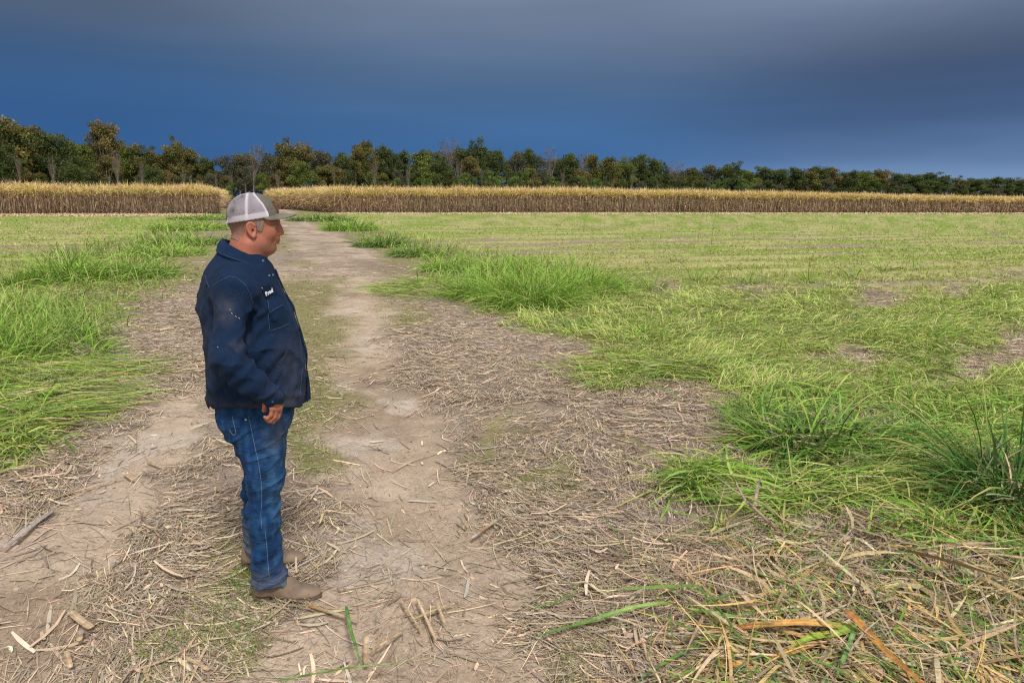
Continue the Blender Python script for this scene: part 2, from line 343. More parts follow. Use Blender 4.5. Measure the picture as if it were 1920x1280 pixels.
def straw_mesh(P, w, d, lmin, lmax, wid, pal, lift, flow=0.55):
    n = len(P)
    fl = fbm(P[:, 0] * 0.9, P[:, 1] * 0.9, 90, 2) * 2 * math.pi * 1.4
    a = fl + RNG.normal(0, 1, n) * flow + (RNG.random(n) < 0.25) * RNG.uniform(0, 6.28, n)
    ln = lmin + (lmax - lmin) * RNG.random(n) ** 2.6
    S = 4; t = np.linspace(-0.5, 0.5, S)
    bend = RNG.normal(0, 0.14, n); kink = RNG.normal(0, 1, (n, 1)) * (RNG.random((n, 1)) < 0.16) * 0.5
    ang = a[:, None] + bend[:, None] * t[None] * 2 + np.where(t[None] > 0.1, kink, 0)
    dx = np.cos(ang) * ln[:, None] / (S - 1); dy = np.sin(ang) * ln[:, None] / (S - 1)
    X = P[:, :1] + np.cumsum(dx, 1) - dx.sum(1, keepdims=True) / 2; Y = P[:, 1:2] + np.cumsum(dy, 1) - dy.sum(1, keepdims=True) / 2
    tilt = RNG.normal(0, 0.10, n)[:, None]
    Z = terrain(X.ravel(), Y.ravel()).reshape(X.shape) + 0.003 + (RNG.random((n, 1)) ** 2) * lift * (0.3 + w) [:, None] + np.abs(tilt * t[None] * ln[:, None])
    C = np.stack([X, Y, Z], -1)
    roll = RNG.normal(0, 0.45, n)[:, None]
    side = np.stack([-np.sin(ang) * np.cos(roll), np.cos(ang) * np.cos(roll), np.sin(roll) + 0 * ang], -1)
    W = (wid[:, None] * np.array([0.7, 1, 1, 0.55])[None])
    c = pick(pal, n)[:, None, :] * (1 + RNG.normal(0, 0.08, (n, S, 1)))
    return ribbons(C, W, side, c)

def build_straw():
    parts = []
    P, w, d = sample(210000, 404, 1380, power=0.85)
    s = w[:, 1] + 0.75 * w[:, 6] + 0.5 * w[:, 2] + 0.55 * w[:, 3] + 0.3 * w[:, 5] + 0.075 * w[:, 0] + 0.3 * w[:, 4] * rowbrown(P[:, 0], P[:, 1])
    patch = np.clip(3.4 * fbm(P[:, 0] * 1.9, P[:, 1] * 1.9, 95, 3) - 0.85, 0.12, 1.5)
    k = RNG.random(len(P)) < s * patch; P, w, d, s = P[k], w[k], d[k], s[k]
    wid = np.clip(RNG.gamma(1.8, 0.0008, len(P)), 0.0006, 0.005) * (1 + d * 0.06); wid = np.maximum(wid, 0.00036 * d)
    parts.append(straw_mesh(P, w[:, 1] + w[:, 6], d, 0.02, 0.26, wid, TAN, 0.022))
    P, w, d = sample(70000, 500, 760)
    s = w[:, 1] * np.clip(3.0 * fbm(P[:, 0] * 1.4, P[:, 1] * 1.4, 96, 3) - 0.7, 0.15, 1)
    k = RNG.random(len(P)) < s; P, w, d = P[k], w[k], d[k]
    parts.append(straw_mesh(P, w[:, 1], d, 0.04, 0.30, np.maximum(RNG.uniform(0.0012, 0.004, len(P)), 0.0004 * d), TAN, 0.02))
    # broad flat pieces of cane leaf
    P, w, d = sample(26000, 520, 1380)
    s = (0.5 * w[:, 1] + 1.0 * w[:, 6] + 0.10 * w[:, 0] + 0.12 * w[:, 2]) * (P[:, 1] < 14)
    k = RNG.random(len(P)) < s * 0.42; P, w, d = P[k], w[k], d[k]
    parts.append(straw_mesh(P, w[:, 1] + w[:, 6], d, 0.04, 0.26, RNG.uniform(0.003, 0.0085, len(P)), TAN, 0.03))
    # fine crumbs and shreds
    P, w, d = sample(110000, 600, 1380)
    s = (0.8 * w[:, 1] + 0.8 * w[:, 6] + 0.20 * w[:, 0] + 0.4 * w[:, 2]) * (0.3 + 1.3 * fbm(P[:, 0] * 3, P[:, 1] * 3, 97, 3))
    k = RNG.random(len(P)) < s; P, w, d = P[k], w[k], d[k]
    parts.append(straw_mesh(P, w[:, 1], d, 0.008, 0.06, RNG.uniform(0.0006, 0.0018, len(P)), TAN + [(0.2, 0.15, 0.11)], 0.010, flow=1.2))
    V, Fq, c = join(parts)
    tag(mesh_obj("straw_litter", V, Fq, M_STRAW, col=c, smooth=False), "grey tan litter of chopped cane straw strewn over the track and verges", "straw", kind="stuff")
    # fresher, yellower trash lower right
    P, w, d = sample(40000, 930, 1400, x0=1050)
    s = w[:, 6]
    k = RNG.random(len(P)) < s * 0.5; P, w, d = P[k], w[k], d[k]
    a = straw_mesh(P, w[:, 6], d, 0.05, 0.36, np.clip(RNG.gamma(2.4, 0.0016, len(P)), 0.001, 0.009), YTAN, 0.05, flow=0.9)
    k = RNG.random(len(P)) < 0.20; P, w, d = P[k], w[k], d[k]
    b = straw_mesh(P, w[:, 6], d, 0.08, 0.42, RNG.uniform(0.0012, 0.006, len(P)), [(0.10, 0.22, 0.04), (0.17, 0.30, 0.05), (0.30, 0.38, 0.08), (0.12, 0.24, 0.08)], 0.055, flow=0.8)
    V, Fq, c = join([a, b])
    tag(mesh_obj("cane_trash", V, Fq, M_LEAF, col=c, smooth=False), "fresh yellow and green shredded cane leaves heaped in the near right corner", "cane trash", kind="stuff")
build_straw()

def blades(P, ln, wid, pal, elev, droop, S=5, az=None, spread=None, tipcol=None, basecol=None, clampz=True):
    n = len(P)
    a = RNG.uniform(0, 2 * math.pi, n) if az is None else az
    e0 = elev; t = np.linspace(0, 1, S)
    e = e0[:, None] - droop[:, None] * t[None] ** 1.3
    aa = a[:, None] + RNG.normal(0, 0.35, n)[:, None] * t[None]
    st = ln[:, None] / (S - 1)
    dx = np.cos(e) * np.cos(aa) * st; dy = np.cos(e) * np.sin(aa) * st; dz = np.sin(e) * st
    dx[:, 0] = dy[:, 0] = dz[:, 0] = 0
    C = np.stack([P[:, :1] + np.cumsum(dx, 1), P[:, 1:2] + np.cumsum(dy, 1), P[:, 2:3] + np.cumsum(dz, 1)], -1)
    if clampz:
        fl = P[:, 2:3] + 0.004 + 0.03 * RNG.random((n, 1)); C[..., 2] = np.where(C[..., 2] < fl, fl, C[..., 2])
        C[:, 0, 2] = P[:, 2]
    r = RNG.normal(0, 0.5, n)[:, None]
    side = np.stack([-np.sin(aa) * np.cos(r), np.cos(aa) * np.cos(r), np.sin(r) + 0 * aa], -1)
    prof = np.interp(t, [0, 0.25, 0.6, 1], [0.6, 1.0, 0.85, 0.06])
    W = wid[:, None] * prof[None]
    c = pick(pal, n)[:, None, :] * np.interp(t, [0, 0.4, 1], [0.75, 1, 1.08])[None, :, None]  # blade colour darkened toward the root, painted shade
    if tipcol is not None:
        k = (RNG.random(n) < tipcol[1])[:, None, None] * np.clip(t * 1.8 - 0.6, 0, 1)[None, :, None]
        c = c * (1 - k) + np.array(tipcol[0]) * k
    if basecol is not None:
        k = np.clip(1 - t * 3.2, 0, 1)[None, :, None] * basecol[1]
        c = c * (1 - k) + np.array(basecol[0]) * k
    return ribbons(C, W, side, c)

def build_grass():
    # mown field: short pale green stubble with rows of bare thatch
    parts = []
    P, w, d = sample(420000, 401.0, 760, x0=-140, x1=2060, power=0.92)
    br = rowbrown(P[:, 0], P[:, 1])
    s = (w[:, 4] * (1 - 0.82 * br) + 0.16 * w[:, 3]) * np.clip(1.9 * fbm((P[:, 0] * ROAD[0] + P[:, 1] * ROAD[1]) * 2.1, (P[:, 0] * ROW[0] + P[:, 1] * ROW[1]) * 0.3, 77, 4) + 1.6 * fbm(P[:, 0] * 2.4, P[:, 1] * 2.4, 101, 3) - 1.0, 0.10, 1)
    k = RNG.random(len(P)) < s; P, w, d, br = P[k], w[k], d[k], br[k]; n = len(P)
    ln = RNG.uniform(0.05, 0.19, n) * (1 + 0.8 * (RNG.random(n) < 0.05))
    wid = np.maximum(0.0022, 0.00042 * d) * RNG.uniform(0.7, 1.4, n)
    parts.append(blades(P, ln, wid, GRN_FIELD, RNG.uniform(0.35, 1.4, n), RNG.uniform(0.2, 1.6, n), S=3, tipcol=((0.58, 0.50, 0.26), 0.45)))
    V, Fq, c = join(parts)
    tag(mesh_obj("field_stubble", V, Fq, M_GRASS, col=c, smooth=False), "short pale yellow green mown growth covering the open field", "grass", kind="stuff")
    # lying / lush grass along the verges
    parts = []
    P, w, d = sample(290000, 404, 1330, power=0.95)
    s = (w[:, 3] * (1.0 - 0.85 * rowbrown(P[:, 0], P[:, 1]) * (d > 6.5)) + 0.55 * w[:, 5]) * np.clip(3.2 * fbm(P[:, 0] * 2.6, P[:, 1] * 2.6, 111, 3) - np.where(d < 5.6, 1.10, 0.20), 0.04, 1)
    k = RNG.random(len(P)) < s * 0.85; P, w, d = P[k], w[k], d[k]; n = len(P)
    fl = fbm(P[:, 0] * 0.45, P[:, 1] * 0.45, 115, 2) * 6.28 * 1.6 + RNG.normal(0, 1.25, n)
    ln = RNG.uniform(0.06, 0.28, n); wid = np.maximum(RNG.uniform(0.0022, 0.0068, n) * np.where(d < 7, 1.0, 0.8), 0.00045 * d)
    tone = RNG.random(n) < np.clip(3.2 * fbm(P[:, 0] * 1.1, P[:, 1] * 1.1, 113, 3) - np.where(d < 5.5, 0.75, 0.35), 0.2, 0.97)
    parts.append(blades(P[~tone], ln[~tone], wid[~tone], GRN_DARK + GRN_LUSH[:3], RNG.uniform(0.05, 1.2, (~tone).sum()), RNG.uniform(0.6, 1.9, (~tone).sum()), S=4, az=fl[~tone], tipcol=((0.50, 0.44, 0.2), 0.2)))
    n_all = n; Pa, da, fa, wa, la = P, d, fl, wid, ln; P, fl, wid, ln = P[tone], fl[tone], wid[tone], ln[tone]; n = len(P)
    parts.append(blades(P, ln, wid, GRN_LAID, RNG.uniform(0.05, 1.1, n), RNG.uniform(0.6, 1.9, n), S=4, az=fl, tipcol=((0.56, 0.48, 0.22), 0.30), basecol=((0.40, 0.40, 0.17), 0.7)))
    P, d, fl, n = Pa, da, fa, n_all
    k = RNG.random(n) < 0.10; P2, d2, f2 = P[k], d[k], fl[k]; n = len(P2)
    P2 = P2 + np.array([0, 0, 0.02])
    parts.append(blades(P2, RNG.uniform(0.25, 0.6, n), np.maximum(RNG.uniform(0.004, 0.0085, n), 0.00045 * d2), GRN_LUSH, RNG.uniform(0.05, 0.7, n), RNG.uniform(0.4, 1.2, n), S=6, az=f2, tipcol=((0.55, 0.45, 0.15), 0.25)))
    k = RNG.random(len(P)) < 0.35; P3, d3 = P[k], d[k]; n = len(P3)
    parts.append(blades(P3, RNG.uniform(0.06, 0.22, n), np.maximum(RNG.uniform(0.0012, 0.003, n), 0.00045 * d3), GRN_DARK + GRN_LUSH, RNG.uniform(0.5, 1.5, n), RNG.uniform(0.2, 1.4, n), S=4))
    Q, wq, dq = sample(90000, 540, 740, x0=900)
    s = wq[:, 3] * (1 - 0.85 * rowbrown(Q[:, 0], Q[:, 1])) * np.clip(3.4 * fbm(Q[:, 0] * 1.6, Q[:, 1] * 1.6, 118, 3) - 1.3, 0.05, 1); k = RNG.random(len(Q)) < s; Q, dq = Q[k], dq[k]; n = len(Q)
    parts.append(blades(Q + np.array([0, 0, 0.015]), RNG.uniform(0.08, 0.30, n), np.maximum(RNG.uniform(0.002, 0.005, n), 0.0005 * dq), [(0.46, 0.60, 0.12), (0.56, 0.62, 0.18), (0.36, 0.52, 0.09), (0.60, 0.56, 0.24)], RNG.uniform(0.3, 1.3, n), RNG.uniform(0.3, 1.6, n), S=4, az=fbm(Q[:, 0] * 0.45, Q[:, 1] * 0.45, 115, 2) * 10 + RNG.normal(0, 0.9, n), tipcol=((0.62, 0.56, 0.30), 0.35)))
    k = RNG.random(len(P)) < np.where(P[:, 0] < -1, 0.5, 0.9) * w[:, 5] * (P[:, 1] > 6.2); P4 = np.repeat(P[k], 3, 0); P4[:, :2] += RNG.normal(0, 0.22, (len(P4), 2)); d4 = np.repeat(d[k], 3); n = len(P4)
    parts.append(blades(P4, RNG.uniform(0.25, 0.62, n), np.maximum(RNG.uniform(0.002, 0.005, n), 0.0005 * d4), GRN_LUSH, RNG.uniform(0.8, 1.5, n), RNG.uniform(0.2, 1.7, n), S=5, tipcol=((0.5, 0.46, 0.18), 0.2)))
    # swathes of cut blades laid flat left of the track and right of it
    for (xa, ya, xb, yb, sp, cnt, az0) in ((-40, 770, 225, 738, 30, 900, 0.12), (-40, 825, 170, 768, 24, 420, 0.25), (-20, 700, 280, 690, 18, 900, 0.05),
                                            (700, 545, 860, 540, 16, 1500, 0.1), (1080, 690, 1330, 705, 14, 900, -0.25), (1290, 690, 1560, 730, 20, 900, -0.3),
                                            (1450, 930, 1900, 860, 45, 1600, 0.2), (1380, 650, 1860, 600, 25, 1500, 0.35)):
        u = RNG.random(cnt); q = gnd(xa + (xb - xa) * u + RNG.normal(0, 20, cnt), ya + (yb - ya) * u + RNG.normal(0, sp * 0.5, cnt))
        q[:, 2] = terrain(q[:, 0], q[:, 1]) + RNG.random(cnt) * 0.05; dd = np.hypot(q[:, 0], q[:, 1])
        sgn = np.where(RNG.random(cnt) < 0.35, math.pi, 0)
        parts.append(blades(q, RNG.uniform(0.2, 0.6, cnt), np.maximum(RNG.uniform(0.002, 0.005, cnt), 0.0004 * dd), GRN_LAID + GRN_LUSH + TAN[:3] + GRN_DARK[:2], RNG.uniform(0.0, 0.45, cnt), RNG.uniform(0.3, 0.8, cnt), S=5, az=az0 + sgn + RNG.normal(0, 0.3, cnt), tipcol=((0.55, 0.42, 0.18), 0.2)))
    V, Fq, c = join(parts)
    tag(mesh_obj("verge_grass", V, Fq, M_GRASS, col=c, smooth=False), "tangled light green grass lying over on both verges of the track", "grass", kind="stuff")
    # fine dark turf and moss in the middle of the track
    parts = []
    P, w, d = sample(260000, 408, 1380)
    s = (w[:, 2] * 0.9 + 0.22 * w[:, 1] * np.clip(6 * fbm(P[:, 0] * 2.2, P[:, 1] * 2.2, 123, 3) - 3.3, 0.05, 1) + 0.05 * w[:, 6]) * np.clip(3.0 * fbm(P[:, 0] * 2.6, P[:, 1] * 2.6, 121, 3) - 0.95, 0, 1)
    k = RNG.random(len(P)) < s; P, w, d = P[k], w[k], d[k]; n = len(P)
    parts.append(blades(P, RNG.uniform(0.012, 0.06, n), np.maximum(RNG.uniform(0.0007, 0.0018, n), 0.0004 * d), GRN_DARK, RNG.uniform(0.2, 1.4, n), RNG.uniform(0.2, 1.4, n), S=3, tipcol=((0.40, 0.36, 0.16), 0.3)))
    P, w, d = sample(26000, 900, 1380)
    s = (w[:, 2] * 0.8 + 0.02 * w[:, 1]) * np.clip(4 * fbm(P[:, 0] * 4.5, P[:, 1] * 4.5, 131, 2) - 2.2, 0, 1)
    k = RNG.random(len(P)) < s; P, w, d = P[k], w[k], d[k]; n = len(P)
    parts.append(blades(P, RNG.uniform(0.03, 0.11, n), RNG.uniform(0.0009, 0.002, n), GRN_DARK + GRN_LUSH[:2], RNG.uniform(0.1, 1.3, n), RNG.uniform(0.2, 1.2, n), S=4))
    V, Fq, c = join(parts)
    tag(mesh_obj("track_turf", V, Fq, M_GRASS, col=c, smooth=False), "fine dark green turf and moss between the wheel tracks", "turf", kind="stuff")
    # straw-coloured band of trash at the foot of the standing cane
    parts = []
    u = RNG.random(26000)
    def edge(a, b, cnt):
        A = gnd(*a); B = gnd(*b); t = RNG.random(cnt)[:, None]; q = A + (B - A) * t; q[:, :2] -= ROAD * (RNG.random(cnt)[:, None] ** 1.4) * 9; q[:, 2] = 0.01; return q
    q = np.vstack([edge((-80, 402), (395, 401.5), 16000), edge((622, 399), (2000, 399.5), 26000)]); n = len(q); dd = np.hypot(q[:, 0], q[:, 1])
    parts.append(blades(q, RNG.uniform(0.1, 0.35, n), 0.0004 * dd, [(0.62, 0.46, 0.28), (0.50, 0.36, 0.22), (0.66, 0.52, 0.34)], RNG.uniform(0.1, 0.9, n), RNG.uniform(0.3, 1.2, n), S=3))
    V, Fq, c = join(parts)
    tag(mesh_obj("cane_foot_straw", V, Fq, M_STRAW, col=c, smooth=False), "orange tan straw band along the foot of the standing cane", "straw", kind="stuff")
build_grass()

# loose clods of earth
def build_clods():
    P, w, d = sample(9000, 700, 1380)
    k = RNG.random(len(P)) < (w[:, 0] * 0.5 + w[:, 6] * 0.5 + w[:, 1] * 0.3) * np.clip(3.4 * fbm(P[:, 0] * 1.8, P[:, 1] * 1.8, 141, 3) - 1.4, 0.02, 1); P = P[k]
    n = len(P); r = np.clip(RNG.gamma(1.6, 0.0028, n), 0.0015, 0.02)
    # octahedron split once
    g = (1 + 5 ** .5) / 2
    iv = np.array([(-1, g, 0), (1, g, 0), (-1, -g, 0), (1, -g, 0), (0, -1, g), (0, 1, g), (0, -1, -g), (0, 1, -g), (g, 0, -1), (g, 0, 1), (-g, 0, -1), (-g, 0, 1)]) / math.hypot(1, g)
    it = np.array([(0, 11, 5), (0, 5, 1), (0, 1, 7), (0, 7, 10), (0, 10, 11), (1, 5, 9), (5, 11, 4), (11, 10, 2), (10, 7, 6), (7, 1, 8), (3, 9, 4), (3, 4, 2), (3, 2, 6), (3, 6, 8), (3, 8, 9), (4, 9, 5), (2, 4, 11), (6, 2, 10), (8, 6, 7), (9, 8, 1)])
    V = iv[None] * r[:, None, None] * RNG.uniform(0.65, 1.3, (n, 12, 1)) * np.array([1, 1, 0.7]) + P[:, None, :] + np.array([0, 0, 0.001])
    F3 = (it[None] + (np.arange(n) * 12)[:, None, None]).reshape(-1, 3)
    c = np.repeat(pick([(0.38, 0.28, 0.19), (0.30, 0.22, 0.15), (0.44, 0.33, 0.23)], n)[:, None], 12, 1).reshape(-1, 3)
    tag(mesh_obj("soil_clods", V.reshape(-1, 3), F3, M_STRAW, col=c, smooth=True), "small crumbs and clods of loose brown soil on the track", "soil", kind="stuff")
build_clods()

#PART2
# ------------------------------------------------------------------ standing sugar cane
M_CANE = mat_attr("cane_leaves", 0.6, 0.2, 0.22)
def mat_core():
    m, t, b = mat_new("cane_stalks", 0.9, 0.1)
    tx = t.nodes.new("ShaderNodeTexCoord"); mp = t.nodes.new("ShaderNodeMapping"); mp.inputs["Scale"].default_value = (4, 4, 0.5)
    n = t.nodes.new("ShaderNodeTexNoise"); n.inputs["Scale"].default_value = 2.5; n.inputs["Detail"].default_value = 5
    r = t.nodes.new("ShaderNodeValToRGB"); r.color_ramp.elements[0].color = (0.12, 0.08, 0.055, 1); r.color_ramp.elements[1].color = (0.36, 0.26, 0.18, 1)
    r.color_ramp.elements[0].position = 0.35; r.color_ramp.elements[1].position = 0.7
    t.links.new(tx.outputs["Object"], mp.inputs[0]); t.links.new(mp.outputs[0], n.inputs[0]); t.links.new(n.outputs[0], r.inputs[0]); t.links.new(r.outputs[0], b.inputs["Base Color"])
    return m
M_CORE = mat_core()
def path_pts(path, u):
    path = np.array(path); seg = np.linalg.norm(np.diff(path[:, :2], axis=0), axis=1); cum = np.concatenate([[0], np.cumsum(seg)])
    s = u * cum[-1]; i = np.clip(np.searchsorted(cum, s) - 1, 0, len(seg) - 1); f = ((s - cum[i]) / seg[i])[:, None]
    p = path[i] * (1 - f) + path[i + 1] * f
    d = (path[i + 1] - path[i])[:, :2] / seg[i][:, None]; nrm = np.stack([-d[:, 1], d[:, 0]], -1)   # points into the block
    return p, nrm, cum[-1]
def cane_block(name, path, label, leafy):
    """path: list of (x, y, top height); block lies to the left of travel"""
    parts = []
    L_ = path_pts(path, np.array([0.5]))[2]
    def basep(cnt, dep):
        u = RNG.random(cnt); p, nr, _ = path_pts(path, u); dd = RNG.random(cnt) ** 1.6 * dep
        s = u * L_
        wob = (vn(s * 0.35, s * 0 + 3, 7) - 0.5) * 1.1
        P = np.zeros((cnt, 3)); P[:, :2] = p[:, :2] + nr * (dd + wob + 0.35)[:, None]
        top = p[:, 2] * (1 + (vn(s * 0.9, dd * 0.7, 9) - 0.5) * 0.12 + (vn(s * 0.22, dd * 0.2, 12) - 0.5) * 0.07) * (1 - 0.10 * np.exp(-dd / 0.5))
        lf = leafy(u)
        return P, nr, top, dd, np.hypot(P[:, 0], P[:, 1]), lf, s
    # stalks and hanging dead leaves of the lower two metres
    cnt = int(L_ * 190); P, nr, top, dd, ds, lf, s = basep(cnt, 1.6); P[:, 2] = RNG.uniform(0.0, 0.6, cnt) * top
    a = np.arctan2(-nr[:, 1], -nr[:, 0]) + RNG.normal(0, 1.2, cnt)
    pal = [(0.60, 0.43, 0.28), (0.40, 0.27, 0.18), (0.72, 0.54, 0.36), (0.26, 0.17, 0.11), (0.52, 0.38, 0.25)]
    up = RNG.random(cnt) < 0.5
    parts.append(blades(P, RNG.uniform(0.5, 1.1, cnt), np.maximum(0.015, 0.00028 * ds) * RNG.uniform(0.6, 1.4, cnt), pal, RNG.uniform(1.15, 1.55, cnt), RNG.uniform(0.0, 3.0, cnt) * (RNG.random(cnt) < 0.6), S=5, az=a, clampz=False))
    cnt = int(L_ * 110); P, nr, top, dd, ds, lf, s = basep(cnt, 1.0); P[:, 2] = 0
    parts.append(blades(P, top * 0.68, np.maximum(0.013, 0.0002 * ds), [(0.44, 0.31, 0.22), (0.60, 0.45, 0.31), (0.22, 0.15, 0.11)], RNG.normal(1.5, 0.06, cnt), RNG.uniform(-0.1, 0.2, cnt), S=3, clampz=False))
    # live leaves of the top, yellow green with pinkish dry tips
    cnt = int(L_ * 330); P, nr, top, dd, ds, lf, s = basep(cnt, 4.2)
    lo = np.where(RNG.random(cnt) < lf, 0.08, 0.60); P[:, 2] = top * (lo + (0.84 - lo) * RNG.random(cnt) ** 0.8)
    ln = np.clip((top - P[:, 2]) * RNG.uniform(0.9, 1.6, cnt), 0.35, 1.5)
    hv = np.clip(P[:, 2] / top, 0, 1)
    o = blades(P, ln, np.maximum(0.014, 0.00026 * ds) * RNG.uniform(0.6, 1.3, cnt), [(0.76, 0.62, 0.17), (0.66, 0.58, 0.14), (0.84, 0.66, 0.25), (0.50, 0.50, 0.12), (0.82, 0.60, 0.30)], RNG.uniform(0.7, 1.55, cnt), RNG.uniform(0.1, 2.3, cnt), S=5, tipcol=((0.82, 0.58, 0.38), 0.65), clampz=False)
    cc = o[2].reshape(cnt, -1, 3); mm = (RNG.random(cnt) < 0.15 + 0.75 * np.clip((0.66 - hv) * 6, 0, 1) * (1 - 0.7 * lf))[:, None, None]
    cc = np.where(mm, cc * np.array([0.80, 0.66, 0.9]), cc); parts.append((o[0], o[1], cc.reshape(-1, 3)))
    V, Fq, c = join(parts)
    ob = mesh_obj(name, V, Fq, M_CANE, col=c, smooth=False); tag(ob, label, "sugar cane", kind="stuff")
    # the dense body of the block
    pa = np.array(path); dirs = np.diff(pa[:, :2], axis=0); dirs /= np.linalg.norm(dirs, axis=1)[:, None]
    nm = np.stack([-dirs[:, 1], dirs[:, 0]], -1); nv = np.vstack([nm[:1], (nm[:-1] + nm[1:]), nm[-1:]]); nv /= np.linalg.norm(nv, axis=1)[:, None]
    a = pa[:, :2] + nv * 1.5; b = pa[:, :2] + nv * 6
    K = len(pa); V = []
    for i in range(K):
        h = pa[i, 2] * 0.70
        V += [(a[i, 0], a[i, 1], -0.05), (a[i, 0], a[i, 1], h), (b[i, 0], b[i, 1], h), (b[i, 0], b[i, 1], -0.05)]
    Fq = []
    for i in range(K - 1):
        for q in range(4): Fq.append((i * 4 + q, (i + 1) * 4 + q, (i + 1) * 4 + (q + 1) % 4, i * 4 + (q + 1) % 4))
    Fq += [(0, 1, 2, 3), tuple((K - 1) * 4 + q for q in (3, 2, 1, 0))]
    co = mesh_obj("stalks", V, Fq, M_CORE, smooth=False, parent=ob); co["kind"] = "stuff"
def top_at(px, py_top, px_base, py_base):
    g = gnd(px_base, py_base); dd = float(np.dot(g - EYE, cF)); r = ray(px, py_top); return float(H + r[2] * dd), g
def wp(px, top, base):
    h, g = top_at(px, top, px, base); return (g[0], g[1], h)
cl = [wp(-160, 339, 402.6), wp(0, 340, 402), wp(200, 342, 401.8), wp(385, 346, 401.5)]
g0 = np.array(cl[-1]); side = [(g0[0] * (1 - f) - 50.5 * f, g0[1] * (1 - f) + 124 * f, g0[2]) for f in (0.3, 1.0)]
cane_block("sugarcane_stand", cl + [(g0[0] + 1.0 * 0.6, g0[1] + 2.5, g0[2] * 0.97)] + side, "tall ripe sugar cane standing left of the track, brown below and yellow green above", lambda u: np.where(u > 0.42, 0.8, 0.04))
cr = [wp(632, 347, 399.3), wp(800, 348.5, 398.6), wp(1000, 350, 398), wp(1300, 354, 398), wp(1600, 361, 398.8), wp(1900, 368, 399.6), wp(2060, 371.5, 400)]
g1 = np.array(cr[0]); side = [(g1[0] * (1 - f) - 41.5 * f, g1[1] * (1 - f) + 116 * f, g1[2]) for f in (1.0, 0.4)]
cane_block("sugarcane_stand", side + [(g1[0] - 1.6, g1[1] + 1.5, g1[2] * 0.97)] + cr, "long wall of ripe sugar cane behind the field right of the track, with yellow tops", lambda u: np.where(u < 0.235, 0.8, np.where(u < 0.27, 0.4, 0.03)))
print("cane done")

# ------------------------------------------------------------------ woods beyond
M_BARK = mat_attr("tree_bark", 0.85, 0.15); M_CROWN = mat_attr("tree_leaves", 0.6, 0.2, 0.18)
def tube(pts, rad, k=5, col=(0.3, 0.27, 0.22)):
    pts = np.array(pts, float); n = len(pts); V = []; Fq = []
    for i in range(n):
        d = pts[min(i + 1, n - 1)] - pts[max(i - 1, 0)]; d /= np.linalg.norm(d) + 1e-9
        u = np.cross(d, [0.3, 1, 0.1]); u /= np.linalg.norm(u) + 1e-9; v = np.cross(d, u)
        for q in range(k):
            a = 2 * math.pi * q / k; V.append(pts[i] + (u * math.cos(a) + v * math.sin(a)) * rad[i])
    for i in range(n - 1):
        for q in range(k): Fq.append((i * k + q, i * k + (q + 1) % k, (i + 1) * k + (q + 1) % k, (i + 1) * k + q))
    return np.array(V), np.array(Fq), np.tile(np.array(col, float), (len(V), 1))
